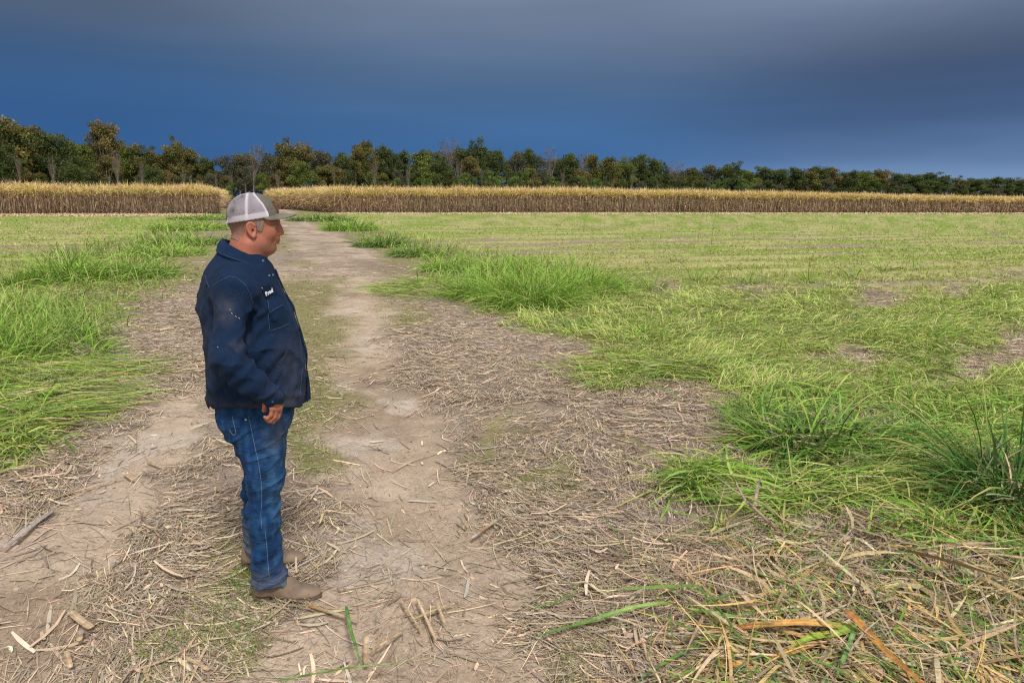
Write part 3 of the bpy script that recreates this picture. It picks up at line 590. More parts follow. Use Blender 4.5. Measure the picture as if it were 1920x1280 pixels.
def tree_proto(seed, kind):
    """unit-height tree: returns (trunk mesh data, crown mesh data) as bpy meshes; height 1, crown about 0.6 wide"""
    R_ = np.random.default_rng(seed); parts = []; tips = []
    bark = {"bare": (0.24, 0.21, 0.18)}.get(kind, (0.36, 0.33, 0.28)); lean = R_.normal(0, 0.04, 2)
    th = 0.55 if kind != "bush" else 0.3
    tr = [(0, 0, -0.01)] + [(lean[0] * z + R_.normal(0, 0.008), lean[1] * z + R_.normal(0, 0.008), z) for z in np.linspace(0.12, th, 5)]
    parts.append(tube(tr, np.linspace(0.020, 0.010, 6), 6, bark))
    nb = {"bare": 14, "tall": 9, "bush": 9}.get(kind, 12)
    for b_ in range(nb):
        z0 = R_.uniform(0.3 if kind != "bush" else 0.08, th); s = np.array([lean[0] * z0, lean[1] * z0, z0]); a = R_.uniform(0, 6.28)
        zz_ = R_.uniform(0.0, 1.0); wr = {"tall": 0.16, "bush": 0.32, "bare": 0.24}.get(kind, 0.25)
        rr_ = wr * math.sqrt(R_.uniform(0.1, 1)) * (1 - 0.55 * zz_ ** 2)
        e = np.array([math.cos(a) * rr_ + lean[0], math.sin(a) * rr_ + lean[1], (0.42 if kind != "bush" else 0.22) + (0.50 if kind != "bush" else 0.65) * zz_])
        if kind == "bare": e[2] = R_.uniform(0.55, 0.97)
        e[2] = max(e[2], z0 + 0.03); mid = (s + e) / 2 + R_.normal(0, 0.03, 3) + np.array([0, 0, 0.02])
        parts.append(tube([s, mid, e], [0.007, 0.0045, 0.0015], 4, bark)); tips.append(e)
        for q in range({"bare": 9}.get(kind, 3)):
            f = R_.uniform(0.3, 1); s2 = mid * (1 - f) + e * f; e2 = s2 + np.array([R_.normal(0, 0.06), R_.normal(0, 0.06), abs(R_.normal(0.05, 0.04))])
            parts.append(tube([s2, (s2 + e2) / 2 + R_.normal(0, 0.008, 3), e2], [0.003, 0.002, 0.0008], 3, bark)); tips.append(e2)
    V, Fq, c = join([p for p in parts])
    tm = mesh_obj("trunk", V, Fq, M_BARK, col=c)
    # foliage: leafy twigs gathered in uneven clumps
    pal = {"dark": [(0.081, 0.109, 0.031), (0.108, 0.133, 0.036), (0.065, 0.087, 0.031)], "green": [(0.149, 0.189, 0.039), (0.176, 0.210, 0.046), (0.108, 0.140, 0.034)],
           "olive": [(0.162, 0.154, 0.039), (0.115, 0.119, 0.034), (0.203, 0.168, 0.046), (0.081, 0.095, 0.029)], "bronze": [(0.203, 0.161, 0.055), (0.162, 0.133, 0.046), (0.230, 0.182, 0.065), (0.121, 0.112, 0.039)],
           "bare": [(0.176, 0.119, 0.078), (0.121, 0.091, 0.058)], "tall": [(0.074, 0.105, 0.036), (0.115, 0.140, 0.039), (0.054, 0.077, 0.029)], "bush": [(0.135, 0.203, 0.046), (0.176, 0.224, 0.058), (0.088, 0.140, 0.033)],
           "grey": [(0.115, 0.112, 0.065), (0.088, 0.091, 0.055), (0.149, 0.133, 0.072)]}[kind]
    cen = []
    for e in tips:
        if R_.random() < (0.5 if kind == "bare" else 1): cen.append((e, R_.uniform(0.05, 0.10)))
    nx = {"bare": 0, "tall": 6, "bush": 16}.get(kind, 24)
    for _ in range(nx):
        z = R_.uniform(0.40 if kind != "bush" else 0.06, 0.9); a = R_.uniform(0, 6.28); wr = {"tall": 0.15, "bush": 0.36}.get(kind, 0.27)
        r = wr * math.sqrt(R_.uniform(0, 1)) * math.sqrt(max(0.05, 1 - ((z - 0.55) / 0.45) ** 2)); cen.append((np.array([math.cos(a) * r + lean[0], math.sin(a) * r + lean[1], z]), R_.uniform(0.05, 0.11)))
    per = {"bare": 16, "tall": 95, "grey": 75}.get(kind, 120); LV = []; LC = []
    for cpos, cr_ in cen:
        n = int(per * (cr_ / 0.08) ** 1.5); d = R_.normal(0, 1, (n, 3)); d /= np.linalg.norm(d, axis=1)[:, None]
        p = cpos + d * (R_.random((n, 1)) ** 0.5) * cr_ * np.array([1.15, 1.15, 0.8]); s = R_.uniform(0.007, 0.0155, (n, 1)) * (0.7 if kind == "bare" else 1)
        u = R_.normal(0, 1, (n, 3)); u /= np.linalg.norm(u, axis=1)[:, None]; v = np.cross(u, R_.normal(0, 1, (n, 3))); v /= np.linalg.norm(v, axis=1)[:, None]
        LV.append(np.stack([p - u * s * 1.3, p - v * s * 0.7, p + u * s * 1.3, p + v * s * 0.7], 1))
        base = np.array(pal)[R_.integers(0, len(pal))] * R_.uniform(0.75, 1.3)
        LC.append(np.repeat((base * 0.88 * R_.normal(1, 0.13, (n, 1)).clip(0.5, 1.6))[:, None], 4, 1))
    LV = np.concatenate(LV).reshape(-1, 3); LC = np.concatenate(LC).reshape(-1, 3)
    zt = LV[:, 2].max(); LV[:, 2] *= 1.0 / zt
    Fq = np.arange(len(LV)).reshape(-1, 4); cm = mesh_obj("crown", LV, Fq, M_CROWN, col=LC, smooth=False)
    return tm, cm
PROTO = {}; used = set()
for kind, k in (("dark", 3), ("green", 3), ("olive", 3), ("bronze", 2), ("bare", 2), ("tall", 1), ("bush", 2), ("grey", 2)):
    PROTO[kind] = [tree_proto(hash_ * 13 + len(kind) * 7 + 5, kind) for hash_ in range(k)]
NAMES = {"bush": "round_bush", "bare": "bare_tree"}
def put_tree(x, y, h, wfac, kind, label, group, name="woodland_tree"):
    v = random.randrange(len(PROTO[kind])); tm, cm = PROTO[kind][v]
    root = empty(NAMES.get(kind, name), (x, y, 0), random.uniform(0, 6.28)); root.scale = (h * wfac * random.uniform(0.8, 1.1), h * wfac * random.uniform(0.8, 1.1), h)
    first = (kind, v) not in used; used.add((kind, v))
    for s_ in (tm, cm):
        o = s_ if first else s_.copy()
        if not first: COL.objects.link(o)
        o.parent = root
    tag(root, label, "bush" if kind == "bush" else "tree", group); return root
DPX = [-400, 0, 400, 960, 1500, 1920, 2200]; DDP = [128, 140, 168, 235, 340, 430, 500]
def place(px, top, dd, extra=0):
    r = ray(px, top); t = (dd) / (r @ cF); P = EYE + r * t; return P[0], P[1], P[2]
SKY = [(-150, 226, "olive", 1), (-70, 232, "dark", 1), (2, 220, "olive", 1.15), (48, 233, "olive", .9), (88, 250, "dark", .8), (118, 254, "dark", .8), (146, 268, "green", .7), (185, 226, "bronze", .72), (228, 262, "green", .8), (256, 268, "olive", .8),
       (284, 274, "olive", .7), (322, 255, "olive", .75), (350, 279, "olive", .8), (384, 296, "dark", .9), (418, 290, "grey", .8), (444, 287, "grey", .8), (470, 272, "bare", .7), (503, 284, "grey", .8), (537, 258, "olive", .85), (565, 267, "bronze", .8),
       (606, 281, "grey", .8), (638, 286, "dark", .8), (664, 272, "olive", .65), (689, 264, "olive", .65), (711, 271, "dark", .7), (746, 281, "dark", .85), (789, 282, "green", 1.05), (840, 259, "bare", .95), (886, 257, "tall", .8), (932, 282, "dark", .9), (968, 282, "grey", .7),
       (992, 279, "dark", .8), (1012, 290, "grey", .8), (1034, 275, "bare", .55), (1068, 287, "dark", .8), (1086, 288, "bare", .6), (1119, 288, "olive", .75), (1146, 295, "olive", .9), (1171, 294, "green", .9), (1205, 288, "dark", .8), (1228, 297, "dark", .9),
       (1246, 301, "tall", .7), (1266, 304, "bare", .8), (1290, 315, "olive", 1), (1331, 308, "grey", .8), (1361, 309, "dark", .8), (1381, 303, "tall", .8), (1410, 320, "green", 1.1), (1437, 314, "dark", 1), (1463, 318, "dark", 1), (1490, 314, "dark", 1), (1520, 318, "olive", 1.1),
       (1542, 311, "dark", .9), (1558, 315, "bronze", .9), (1590, 320, "dark", 1.1), (1627, 322, "green", 1.1), (1650, 319, "bronze", .8), (1687, 326, "dark", 1.1), (1714, 327, "dark", 1.1), (1744, 325, "dark", 1.1), (1774, 329, "dark", 1.2), (1802, 331, "olive", 1.2),
       (1830, 335, "dark", 1.2), (1857, 333, "dark", 1.2), (1890, 335, "dark", 1.2), (1918, 336, "dark", 1.2), (1950, 337, "dark", 1.2), (1990, 338, "dark", 1.2)]
LOOK = {"dark": "dark green tree", "green": "mid green tree", "olive": "yellow olive tree", "bronze": "bronze brown tree", "bare": "nearly leafless tree", "tall": "slim tree with tufted forked top", "grey": "thin grey brown tree", "bush": "light green rounded bush"}
ORD = lambda n: str(n) + ("th" if 10 <= n % 100 <= 20 else {1: "st", 2: "nd", 3: "rd"}.get(n % 10, "th"))
cnts = {}
SPECIAL = {2: "big yellow olive tree at the left edge of the photo", 185: "tall bronze crowned tree rising alone above its neighbours at the left", 322: "bright yellow olive tree rising above the wood left of the man", 840: "spreading leafless tree beside the slim forked one in the wood",
           886: "tallest slim dark tree with forked tufted top, middle of the wood", 1034: "upright bare branched tree right of the slim forked tree"}
for i, (px, top, kind, wf) in enumerate(SKY):
    dd = float(np.interp(px, DPX, DDP)) + random.uniform(-4, 4); x, y, z = place(px, top - 3, dd)
    cnts[kind] = cnts.get(kind, 0) + 1
    lab = SPECIAL.get(px, f"{LOOK[kind]} on the wood skyline, {ORD(cnts[kind])} such from left")
    put_tree(x, y, z, wf * (1.0 if px < 1250 else 1.25), kind, lab, "trees along the skyline of the wood")
# lower trees filling the front of the wood
k = 0
for px in np.concatenate([np.arange(-180, 600, 29), np.arange(600, 1300, 22), np.arange(1300, 2020, 14)]):
    px = px + random.uniform(-9, 9); dd = float(np.interp(px, DPX, DDP)) - random.uniform(3, 10)
    tops = [t for t in SKY]; base = np.interp(px, [t[0] for t in SKY], [t[1] for t in SKY]); hz = 369.5 + px * 0.007
    top = base + (hz - base) * random.uniform(0.28, 0.66); x, y, z = place(px, top, dd)
    kind = random.choice(["dark", "dark", "green", "olive", "grey", "bronze"] if px < 1100 else ["dark", "dark", "dark", "green", "grey"])
    put_tree(x, y, max(z, 4), random.uniform(0.8, 1.25), kind, "lower tree in the front rank of the wood, under the skyline crowns", "lower trees at the front of the wood", "understorey_tree")
for px in np.arange(-200, 2060, 24):
    px = px + random.uniform(-9, 9); dd = float(np.interp(px, DPX, DDP)) + random.uniform(9, 22)
    base = np.interp(px, [t[0] for t in SKY], [t[1] for t in SKY]); hz = 369.5 + px * 0.007; top = base + (hz - base) * random.uniform(0.10, 0.30); x, y, z = place(px, top, dd)
    put_tree(x, y, z, random.uniform(1.0, 1.3), "dark", "dark tree deeper in the wood, showing between the front trees", "trees deeper in the wood", "understorey_tree")
for q_, px in enumerate([30, 95, 215, 262, 340, 405, 432, 520, 625, 700, 765, 860, 905, 1000, 1055, 1150, 1185, 1235, 1300, 1345]):
    dd = float(np.interp(px, DPX, DDP)) - 14; base = np.interp(px, [t[0] for t in SKY], [t[1] for t in SKY]); hz = 369.5 + px * 0.007
    x, y, z = place(px, base + (hz - base) * random.uniform(0.2, 0.5), dd)
    put_tree(x, y, z, random.uniform(0.22, 0.38), "bare", "slim pale leafless stem standing before the darker trees of the wood", "pale leafless stems at the front of the wood")
for j, (px, top, wf) in enumerate([(866, 322, .9), (925, 319, 1.1), (972, 319, 1.1), (884, 330, .8), (1040, 330, .8), (1095, 328, .9), (740, 332, .7), (800, 334, .8), (1120, 332, .8), (1340, 338, 1.0), (1400, 334, 1.0), (430, 340, .7)]):
    dd = float(np.interp(px, DPX, DDP)) - 16; x, y, z = place(px, top, dd)
    put_tree(x, y, z, wf, "bush", f"light green rounded bush in front of the wood, {ORD(1 + sorted([866, 925, 972, 884, 1040, 1095, 740, 800, 1120, 1340, 1400, 430]).index(px))} from the left", "bushes in front of the wood")
for kind in PROTO:
    for v, (tm, cm) in enumerate(PROTO[kind]):
        if (kind, v) not in used: bpy.data.objects.remove(tm); bpy.data.objects.remove(cm)
# dark undergrowth closing the foot of the wood
def build_under():
    n = 110000; px = RNG.uniform(-220, 2100, n); dd = np.interp(px, DPX, DDP) + 2 + RNG.random(n) * 16
    r = ray(px, px * 0 + 372); P = EYE + r * (dd / (r @ cF))[:, None]
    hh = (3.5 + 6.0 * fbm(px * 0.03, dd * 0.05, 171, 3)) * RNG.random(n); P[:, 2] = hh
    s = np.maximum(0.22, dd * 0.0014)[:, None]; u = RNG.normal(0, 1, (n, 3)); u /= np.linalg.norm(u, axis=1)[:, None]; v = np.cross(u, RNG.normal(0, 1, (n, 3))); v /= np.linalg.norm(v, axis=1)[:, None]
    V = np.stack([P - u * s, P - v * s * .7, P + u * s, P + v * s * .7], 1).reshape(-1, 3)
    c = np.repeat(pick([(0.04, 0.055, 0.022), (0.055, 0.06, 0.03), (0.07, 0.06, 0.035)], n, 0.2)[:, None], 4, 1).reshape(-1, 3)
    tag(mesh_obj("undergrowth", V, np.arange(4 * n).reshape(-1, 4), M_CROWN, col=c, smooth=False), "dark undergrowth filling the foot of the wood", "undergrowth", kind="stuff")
build_under()
print("trees done")
#PART3
# ------------------------------------------------------------------ the man: fields -> surfaces
def surface_nets(f, lo, h):
    inn = f < 0
    c = np.zeros(tuple(s - 1 for s in f.shape), np.uint8)
    for a in (0, 1):
        for b in (0, 1):
            for d in (0, 1): c += inn[a:f.shape[0] - 1 + a, b:f.shape[1] - 1 + b, d:f.shape[2] - 1 + d]
    act = (c > 0) & (c < 8); idx = np.argwhere(act); n = len(idx)
    gid = np.full(c.shape, -1, np.int32); gid[act] = np.arange(n)
    cv = {}
    for a in (0, 1):
        for b in (0, 1):
            for d in (0, 1): cv[(a, b, d)] = f[idx[:, 0] + a, idx[:, 1] + b, idx[:, 2] + d]
    S = np.zeros((n, 3)); K = np.zeros(n)
    ks = list(cv)
    for p in ks:
        for ax in range(3):
            if p[ax] == 0:
                q = list(p); q[ax] = 1; q = tuple(q); fa, fb = cv[p], cv[q]; m_ = (fa < 0) != (fb < 0)
                t = np.where(m_, fa / np.where(m_, fa - fb, 1), 0); P = np.tile(np.array(p, float), (n, 1)); P[:, ax] += t
                S += np.where(m_[:, None], P, 0); K += m_
    V = (idx + S / K[:, None]) * h + np.array(lo)
    Fs = []
    for ax in range(3):
        o1, o2 = (ax + 1) % 3, (ax + 2) % 3
        A = np.moveaxis(inn, (ax, o1, o2), (0, 1, 2)); G = np.moveaxis(gid, (ax, o1, o2), (0, 1, 2))
        e = A[:-1, 1:-1, 1:-1] != A[1:, 1:-1, 1:-1]; q = np.argwhere(e)
        i, j, k = q[:, 0], q[:, 1] + 1, q[:, 2] + 1
        quad = np.stack([G[i, j - 1, k - 1], G[i, j, k - 1], G[i, j, k], G[i, j - 1, k]], -1)
        fl = ~A[i, j, k]; quad[fl] = quad[fl][:, ::-1]; Fs.append(quad)
    return V, np.concatenate(Fs)
class Field:
    def __init__(s, lo, hi, h):
        s.lo = np.array(lo, float); s.h = h; s.n = (np.ceil((np.array(hi) - s.lo) / h).astype(int) + 1)
        s.f = np.full(tuple(s.n), 1.0, np.float32)
    def blk(s, lo, hi, pad=0.04):
        a = np.clip(((np.array(lo) - pad - s.lo) / s.h).astype(int), 0, s.n - 1); b = np.clip(((np.array(hi) + pad - s.lo) / s.h).astype(int) + 2, 1, s.n)
        sl = tuple(slice(x, y) for x, y in zip(a, b))
        X, Y, Z = np.meshgrid(*[(s.lo[q] + np.arange(a[q], b[q]) * s.h).astype(np.float32) for q in range(3)], indexing="ij", sparse=False)
        return sl, X, Y, Z
    def add(s, fn, lo, hi, k=0.01):
        sl, X, Y, Z = s.blk(lo, hi); d = fn(X, Y, Z); f = s.f[sl]
        if k > 0:
            g = np.clip(0.5 + 0.5 * (f - d) / k, 0, 1); s.f[sl] = f * (1 - g) + d * g - k * g * (1 - g)
        else: s.f[sl] = np.minimum(f, d)
    def cut(s, fn, lo, hi, k=0.004):
        sl, X, Y, Z = s.blk(lo, hi); d = -fn(X, Y, Z); f = s.f[sl]
        g = np.clip(0.5 - 0.5 * (f - d) / k, 0, 1); s.f[sl] = f * (1 - g) + d * g + k * g * (1 - g)
    def cone(s, a, b, ra, rb, k=0.01):
        a = np.array(a, float); b = np.array(b, float); r = max(ra, rb)
        def fn(X, Y, Z):
            d = b - a; L2 = d @ d + 1e-9; t = np.clip(((X - a[0]) * d[0] + (Y - a[1]) * d[1] + (Z - a[2]) * d[2]) / L2, 0, 1)
            return np.sqrt((X - a[0] - t * d[0]) ** 2 + (Y - a[1] - t * d[1]) ** 2 + (Z - a[2] - t * d[2]) ** 2) - (ra + (rb - ra) * t)
        s.add(fn, np.minimum(a, b) - r, np.maximum(a, b) + r, k)
    def chain(s, pts, rs, k=0.01):
        for i in range(len(pts) - 1): s.cone(pts[i], pts[i + 1], rs[i], rs[i + 1], k)
    def ell(s, c, r, k=0.01, rot=0.0, cut=False):
        c = np.array(c); r = np.array(r, float)
        def fn(X, Y, Z):
            x, z = X - c[0], Z - c[2]
            if rot: x, z = x * math.cos(rot) + z * math.sin(rot), -x * math.sin(rot) + z * math.cos(rot)
            q0 = np.sqrt((x / r[0]) ** 2 + ((Y - c[1]) / r[1]) ** 2 + (z / r[2]) ** 2); q1 = np.sqrt((x / r[0] ** 2) ** 2 + ((Y - c[1]) / r[1] ** 2) ** 2 + (z / r[2] ** 2) ** 2) + 1e-6
            return q0 * (q0 - 1) / q1
        (s.cut if cut else s.add)(fn, c - r.max(), c + r.max(), k)
    def stack(s, rows, k=0.02, disp=None, pw=2.3, ext=0.0):
        """rows: (z, back x, front x, centre y, half width) -> closed trunk-like solid"""
        rows = np.array(sorted(rows)); zs = rows[:, 0]
        def fn(X, Y, Z):
            z1 = Z[0, 0, :]; g = [np.interp(z1, zs, rows[:, q])[None, None, :] for q in range(1, 5)]
            cx = (g[0] + g[1]) / 2; a = (g[1] - g[0]) / 2; b = g[3]
            q = ((np.abs(X - cx) / a) ** pw + (np.abs(Y - g[2]) / b) ** pw) ** (1 / pw)
            d = (q - 1) * np.minimum(a, b)
            if disp is not None: d = d + disp(X, Y, Z)
            return np.maximum(d, np.maximum(zs[0] - Z, Z - zs[-1]))
        lo = (rows[:, 1].min(), (rows[:, 3] - rows[:, 4]).min(), zs[0]); hi = (rows[:, 2].max(), (rows[:, 3] + rows[:, 4]).max(), zs[-1])
        s.add(fn, lo, hi, k)
    def disp(s, fn): 
        sl, X, Y, Z = s.blk(s.lo, s.lo + s.n * s.h, 0); nr = np.abs(s.f[sl]) < 0.05
        s.f[sl][nr] += fn(X[nr], Y[nr], Z[nr]).astype(np.float32)
    def mesh(s): return surface_nets(s.f, s.lo, s.h)
def blend(c, v, w):
    w = np.clip(w, 0, 1)[:, None]; return c * (1 - w) + np.array(v) * w
def dsm(a, k): return 1 / (1 + np.exp(-np.clip(a / k, -30, 30)))

YAW = math.radians(7.0)
mo = (gnd(515, 1122) + gnd(510, 1055)) / 2
vw = mo[:2] / np.linalg.norm(mo[:2]); fx = np.array([vw[1], -vw[0]]); ang0 = math.atan2(fx[1], fx[0]) - YAW
MAN = empty("person", (mo[0], mo[1], 0), ang0)
tag(MAN, "heavyset man in cap, navy work shirt, jeans and tan boots standing on the track", "person")
ca, sa = math.cos(ang0), math.sin(ang0)
def tolocal(P): P = np.asarray(P) - np.array([mo[0], mo[1], 0]); return np.stack([P[..., 0] * ca + P[..., 1] * sa, -P[..., 0] * sa + P[..., 1] * ca, P[..., 2]], -1)
def dlocal(D): return np.stack([D[..., 0] * ca + D[..., 1] * sa, -D[..., 0] * sa + D[..., 1] * ca, D[..., 2]], -1)

# joints (x forward, y to his left, z up)
SHR = (-0.045, -0.195, 1.425); ELR = (-0.075, -0.285, 1.165); WRR = (0.078, -0.262, 0.985)
SHL = (-0.055, 0.195, 1.425); ELL_ = (-0.095, 0.275, 1.165); WRL = (0.035, 0.255, 0.965)
HX = 0.004
HANDR = dict(palm=[(0.080, -0.262, 0.985), (0.098, -0.262, 0.938)],
             fingers=[[(0.108, -0.244, 0.938), (0.102, -0.240, 0.903), (0.083, -0.243, 0.882), (0.066, -0.247, 0.880)], [(0.102, -0.259, 0.933), (0.097, -0.259, 0.896), (0.076, -0.261, 0.876), (0.058, -0.262, 0.879)],
                      [(0.092, -0.274, 0.935), (0.086, -0.276, 0.901), (0.066, -0.276, 0.886), (0.051, -0.274, 0.892)], [(0.079, -0.285, 0.941), (0.072, -0.288, 0.913), (0.058, -0.288, 0.901), (0.047, -0.285, 0.906)]],
             thumb=[(0.070, -0.246, 0.970), (0.050, -0.246, 0.948), (0.043, -0.252, 0.926)])
def mirror_hand(hd, off):
    f = lambda p: (p[0] + off[0], -p[1] + off[1], p[2] + off[2])
    return dict(palm=[f(p) for p in hd["palm"]], fingers=[[f(p) for p in c] for c in hd["fingers"]], thumb=[f(p) for p in hd["thumb"]])
HANDL = mirror_hand(HANDR, (-0.043, -0.007, -0.02))
def add_hand(F, hd):
    a, b = hd["palm"]; kn = [c[0] for c in hd["fingers"]]
    F.cone(a, b, 0.024, 0.018, 0.01)
    for q, kp in enumerate(kn): F.cone(np.array(a) * 0.75 + np.array(kp) * 0.25, kp, 0.017, 0.0125, 0.012)
    rad = [0.0098, 0.0100, 0.0095, 0.0085]
    for c, r in zip(hd["fingers"], rad): F.chain(c, [r * 1.08, r, r * 0.95, r * 0.82], 0.002)
    F.chain([a] + hd["thumb"], [0.016, 0.015, 0.0125, 0.0105], 0.006)

def build_body():
    F = Field((-0.26, -0.34, 0.0), (0.26, 0.32, 1.84), 0.0034)
    # trunk and legs, hidden under the clothes but whole
    F.stack([(0.86, -0.15, 0.10, 0, 0.155), (0.98, -0.17, 0.14, 0, 0.170), (1.12, -0.165, 0.15, 0, 0.170), (1.28, -0.155, 0.115, 0, 0.165), (1.40, -0.15, 0.07, 0, 0.15), (1.48, -0.135, 0.04, 0, 0.12), (1.53, -0.10, 0.02, 0, 0.07)], 0.03)
    F.chain([(-0.04, -0.09, 0.88), (0.0, -0.145, 0.5), (-0.01, -0.16, 0.10)], [0.078, 0.046, 0.030], 0.03); F.chain([(-0.05, 0.09, 0.88), (-0.055, 0.138, 0.5), (-0.082, 0.155, 0.10)], [0.078, 0.044, 0.028], 0.03)
    for q in (((-0.01, -0.16, 0.10), (0.0, -0.165, 0.055), (0.12, -0.18, 0.04)), ((-0.09, 0.155, 0.10), (-0.08, 0.155, 0.055), (0.06, 0.15, 0.04))): F.chain(q, [0.034, 0.03, 0.024], 0.02)
    F.chain([SHR, ELR, WRR], [0.056, 0.034, 0.028], 0.03); F.chain([SHL, ELL_, WRL], [0.056, 0.034, 0.028], 0.03)
    add_hand(F, HANDR); add_hand(F, HANDL)
    # neck: thick, rising from the collar to the nape
    F.chain([(-0.045, 0, 1.47), (-0.02, 0, 1.55), (0.0, 0, 1.63)], [0.082, 0.070, 0.066], 0.03)
    F.cone((-0.008, 0, 1.50), (0.030, 0, 1.585), 0.05, 0.045, 0.03)
    for s in (-1, 1): F.cone((-0.02, s * 0.05, 1.50), (0.0, s * 0.055, 1.60), 0.03, 0.026, 0.02)
    # head
    F.ell((0.012 + HX, 0, 1.715), (0.100, 0.078, 0.098), 0.02); F.ell((0.058 + HX, 0, 1.662), (0.064, 0.062, 0.082), 0.03)
    F.ell((0.046 + HX, 0, 1.606), (0.053, 0.052, 0.040), 0.03); F.ell((0.083 + HX, 0, 1.585), (0.022, 0.028, 0.021), 0.02)
    for s in (-1, 1):
        F.ell((0.028 + HX, s * 0.044, 1.607), (0.042, 0.022, 0.036), 0.03)                # jowl
        F.ell((0.078 + HX, s * 0.036, 1.648), (0.030, 0.023, 0.026), 0.02)                # cheek
    F.ell((0.056 + HX, 0, 1.577), (0.036, 0.043, 0.024), 0.025)                            # flesh under the chin
    F.ell((0.022, 0, 1.556), (0.032, 0.045, 0.032), 0.03)
    F.cone((0.112 + HX, -0.030, 1.699), (0.112 + HX, 0.030, 1.699), 0.0125, 0.0125, 0.016)    # brow
    F.chain([(0.116 + HX, 0, 1.690), (0.126 + HX, 0, 1.667), (0.131 + HX, 0, 1.648)], [0.009, 0.0095, 0.0115], 0.010)
    for s in (-1, 1): F.ell((0.122 + HX, s * 0.0135, 1.644), (0.012, 0.0085, 0.0085), 0.006)
    for s in (-1, 1):
        F.ell((0.124 + HX, s * 0.034, 1.679), (0.017, 0.017, 0.012), 0.010, cut=True)       # eye sockets
        F.ell((0.1035 + HX, s * 0.033, 1.6795), (0.0135, 0.0135, 0.0125), 0.003)             # lids over the eyeball
        F.cone((0.112 + HX, s * 0.018, 1.6865), (0.106 + HX, s * 0.046, 1.684), 0.0042, 0.004, 0.004)
        F.cone((0.113 + HX, s * 0.018, 1.671), (0.106 + HX, s * 0.044, 1.669), 0.004, 0.004, 0.006)
        F.ell((0.134 + HX, s * 0.008, 1.6365), (0.004, 0.003, 0.003), 0.002, cut=True)
    F.ell((0.108 + HX, 0, 1.625), (0.013, 0.024, 0.016), 0.012)                               # muzzle
    F.chain([(0.104 + HX, -0.026, 1.6075), (0.1195 + HX, 0, 1.6165), (0.104 + HX, 0.026, 1.6075)], [0.003, 0.0052, 0.003], 0.004)
    F.chain([(0.102 + HX, -0.024, 1.6035), (0.1155 + HX, 0, 1.6045), (0.102 + HX, 0.024, 1.6035)], [0.003, 0.0058, 0.003], 0.004)
    F.ell((0.118 + HX, 0, 1.6105), (0.006, 0.022, 0.0013), 0.0015, cut=True)
    F.ell((0.112 + HX, 0, 1.594), (0.008, 0.018, 0.004), 0.008, cut=True)
    for s in (-1, 1):                                                                       # ears
        c = np.array([0.020 + HX, s * 0.0765, 1.664])
        def ear(X, Y, Z, c=c, s=s):
            x = X - c[0]; z = Z - c[2]; t = 0.20; x, z = x * math.cos(t) + z * math.sin(t), -x * math.sin(t) + z * math.cos(t)
            rx = 0.0165 + 0.004 * np.clip(z / 0.03, -1, 1); rad_ = np.sqrt((x / rx) ** 2 + (z / 0.032) ** 2); y = (Y - c[1]) * s - 0.006 * (-x / 0.02)
            plate = np.maximum(np.abs(y - 0.001) - 0.0032, (rad_ - 1) * 0.015)
            rim = np.sqrt(((rad_ - 0.93) * 0.017) ** 2 + (y - 0.005) ** 2) - 0.0042 + 0.004 * np.clip((x - 0.008) / 0.008, 0, 1) * (z < 0.01)
            lobe = np.sqrt((x - 0.003) ** 2 + ((z + 0.026)) ** 2 + (y - 0.002) ** 2) - 0.0085
            anti = np.sqrt(((rad_ - 0.55) * 0.017) ** 2 + (y - 0.0035) ** 2) - 0.0034 + 0.003 * np.clip(x / 0.006, 0, 1)
            return np.minimum(np.minimum(plate, rim), np.minimum(lobe, anti))
        F.add(ear, c - 0.04, c + 0.04, 0.003)
        F.ell(c + np.array([0.004, s * 0.004, -0.002]), (0.005, 0.006, 0.008), 0.003, cut=True)
    V, Fq = F.mesh()
    x, y, z = V.T
    c = np.tile(np.array([0.34, 0.130, 0.080]), (len(V), 1))
    n1 = vn3(x * 45, y * 45, z * 45, 1) - 0.5; n2 = vn3(x * 140, y * 140, z * 140, 2) - 0.5
    c *= (1 + 0.34 * n1 + 0.26 * n2)[:, None]
    hd = dsm(z - 1.5, 0.01)
    c = blend(c, (0.34, 0.10, 0.065), hd * 0.55 * dsm(0.02 - np.abs(x - 0.0) + 0.03 * n1, 0.02) * dsm(1.66 - z, 0.02))      # sun-reddened neck
    c = blend(c, (0.42, 0.14, 0.10), hd * 0.6 * dsm(x - 0.118, 0.006) * dsm(1.685 - z, 0.01))                                 # nose
    c = blend(c, (0.40, 0.13, 0.085), hd * 0.5 * np.exp(-((x - 0.078) / 0.025) ** 2 - ((z - 1.645) / 0.018) ** 2))
    c = blend(c, (0.40, 0.14, 0.09), dsm(np.abs(y) - 0.074, 0.003) * hd * 0.6)
    c = blend(c, (0.22, 0.07, 0.055), hd * np.exp(-((z - 1.6105 - 0.25 * (x - 0.118)) / 0.005) ** 2) * dsm(x - 0.112, 0.002) * 0.7)
    beard = hd * dsm(1.622 - z + 0.2 * (x - 0.10), 0.008) * dsm(x - 0.030, 0.012) * dsm(z - 1.567, 0.006) * dsm(0.109 - x + 0.0, 0.004)
    c = blend(c, (0.17, 0.115, 0.09), beard * (0.34 + 0.5 * n2))
    brow = hd * np.exp(-((z - 1.699) / 0.005) ** 2) * dsm(x - 0.108, 0.003) * dsm(np.abs(y) - 0.010, 0.003)
    c = blend(c, (0.10, 0.06, 0.045), brow * 0.75)
    c = blend(c, (0.16, 0.06, 0.045), hd * 0.75 * np.exp(-((z - 1.684) / 0.0035) ** 2) * dsm(x - 0.088, 0.004) * dsm(0.128 - x, 0.003) * (np.abs(y) > 0.014))  # eyelid crease: shade painted into the skin colour
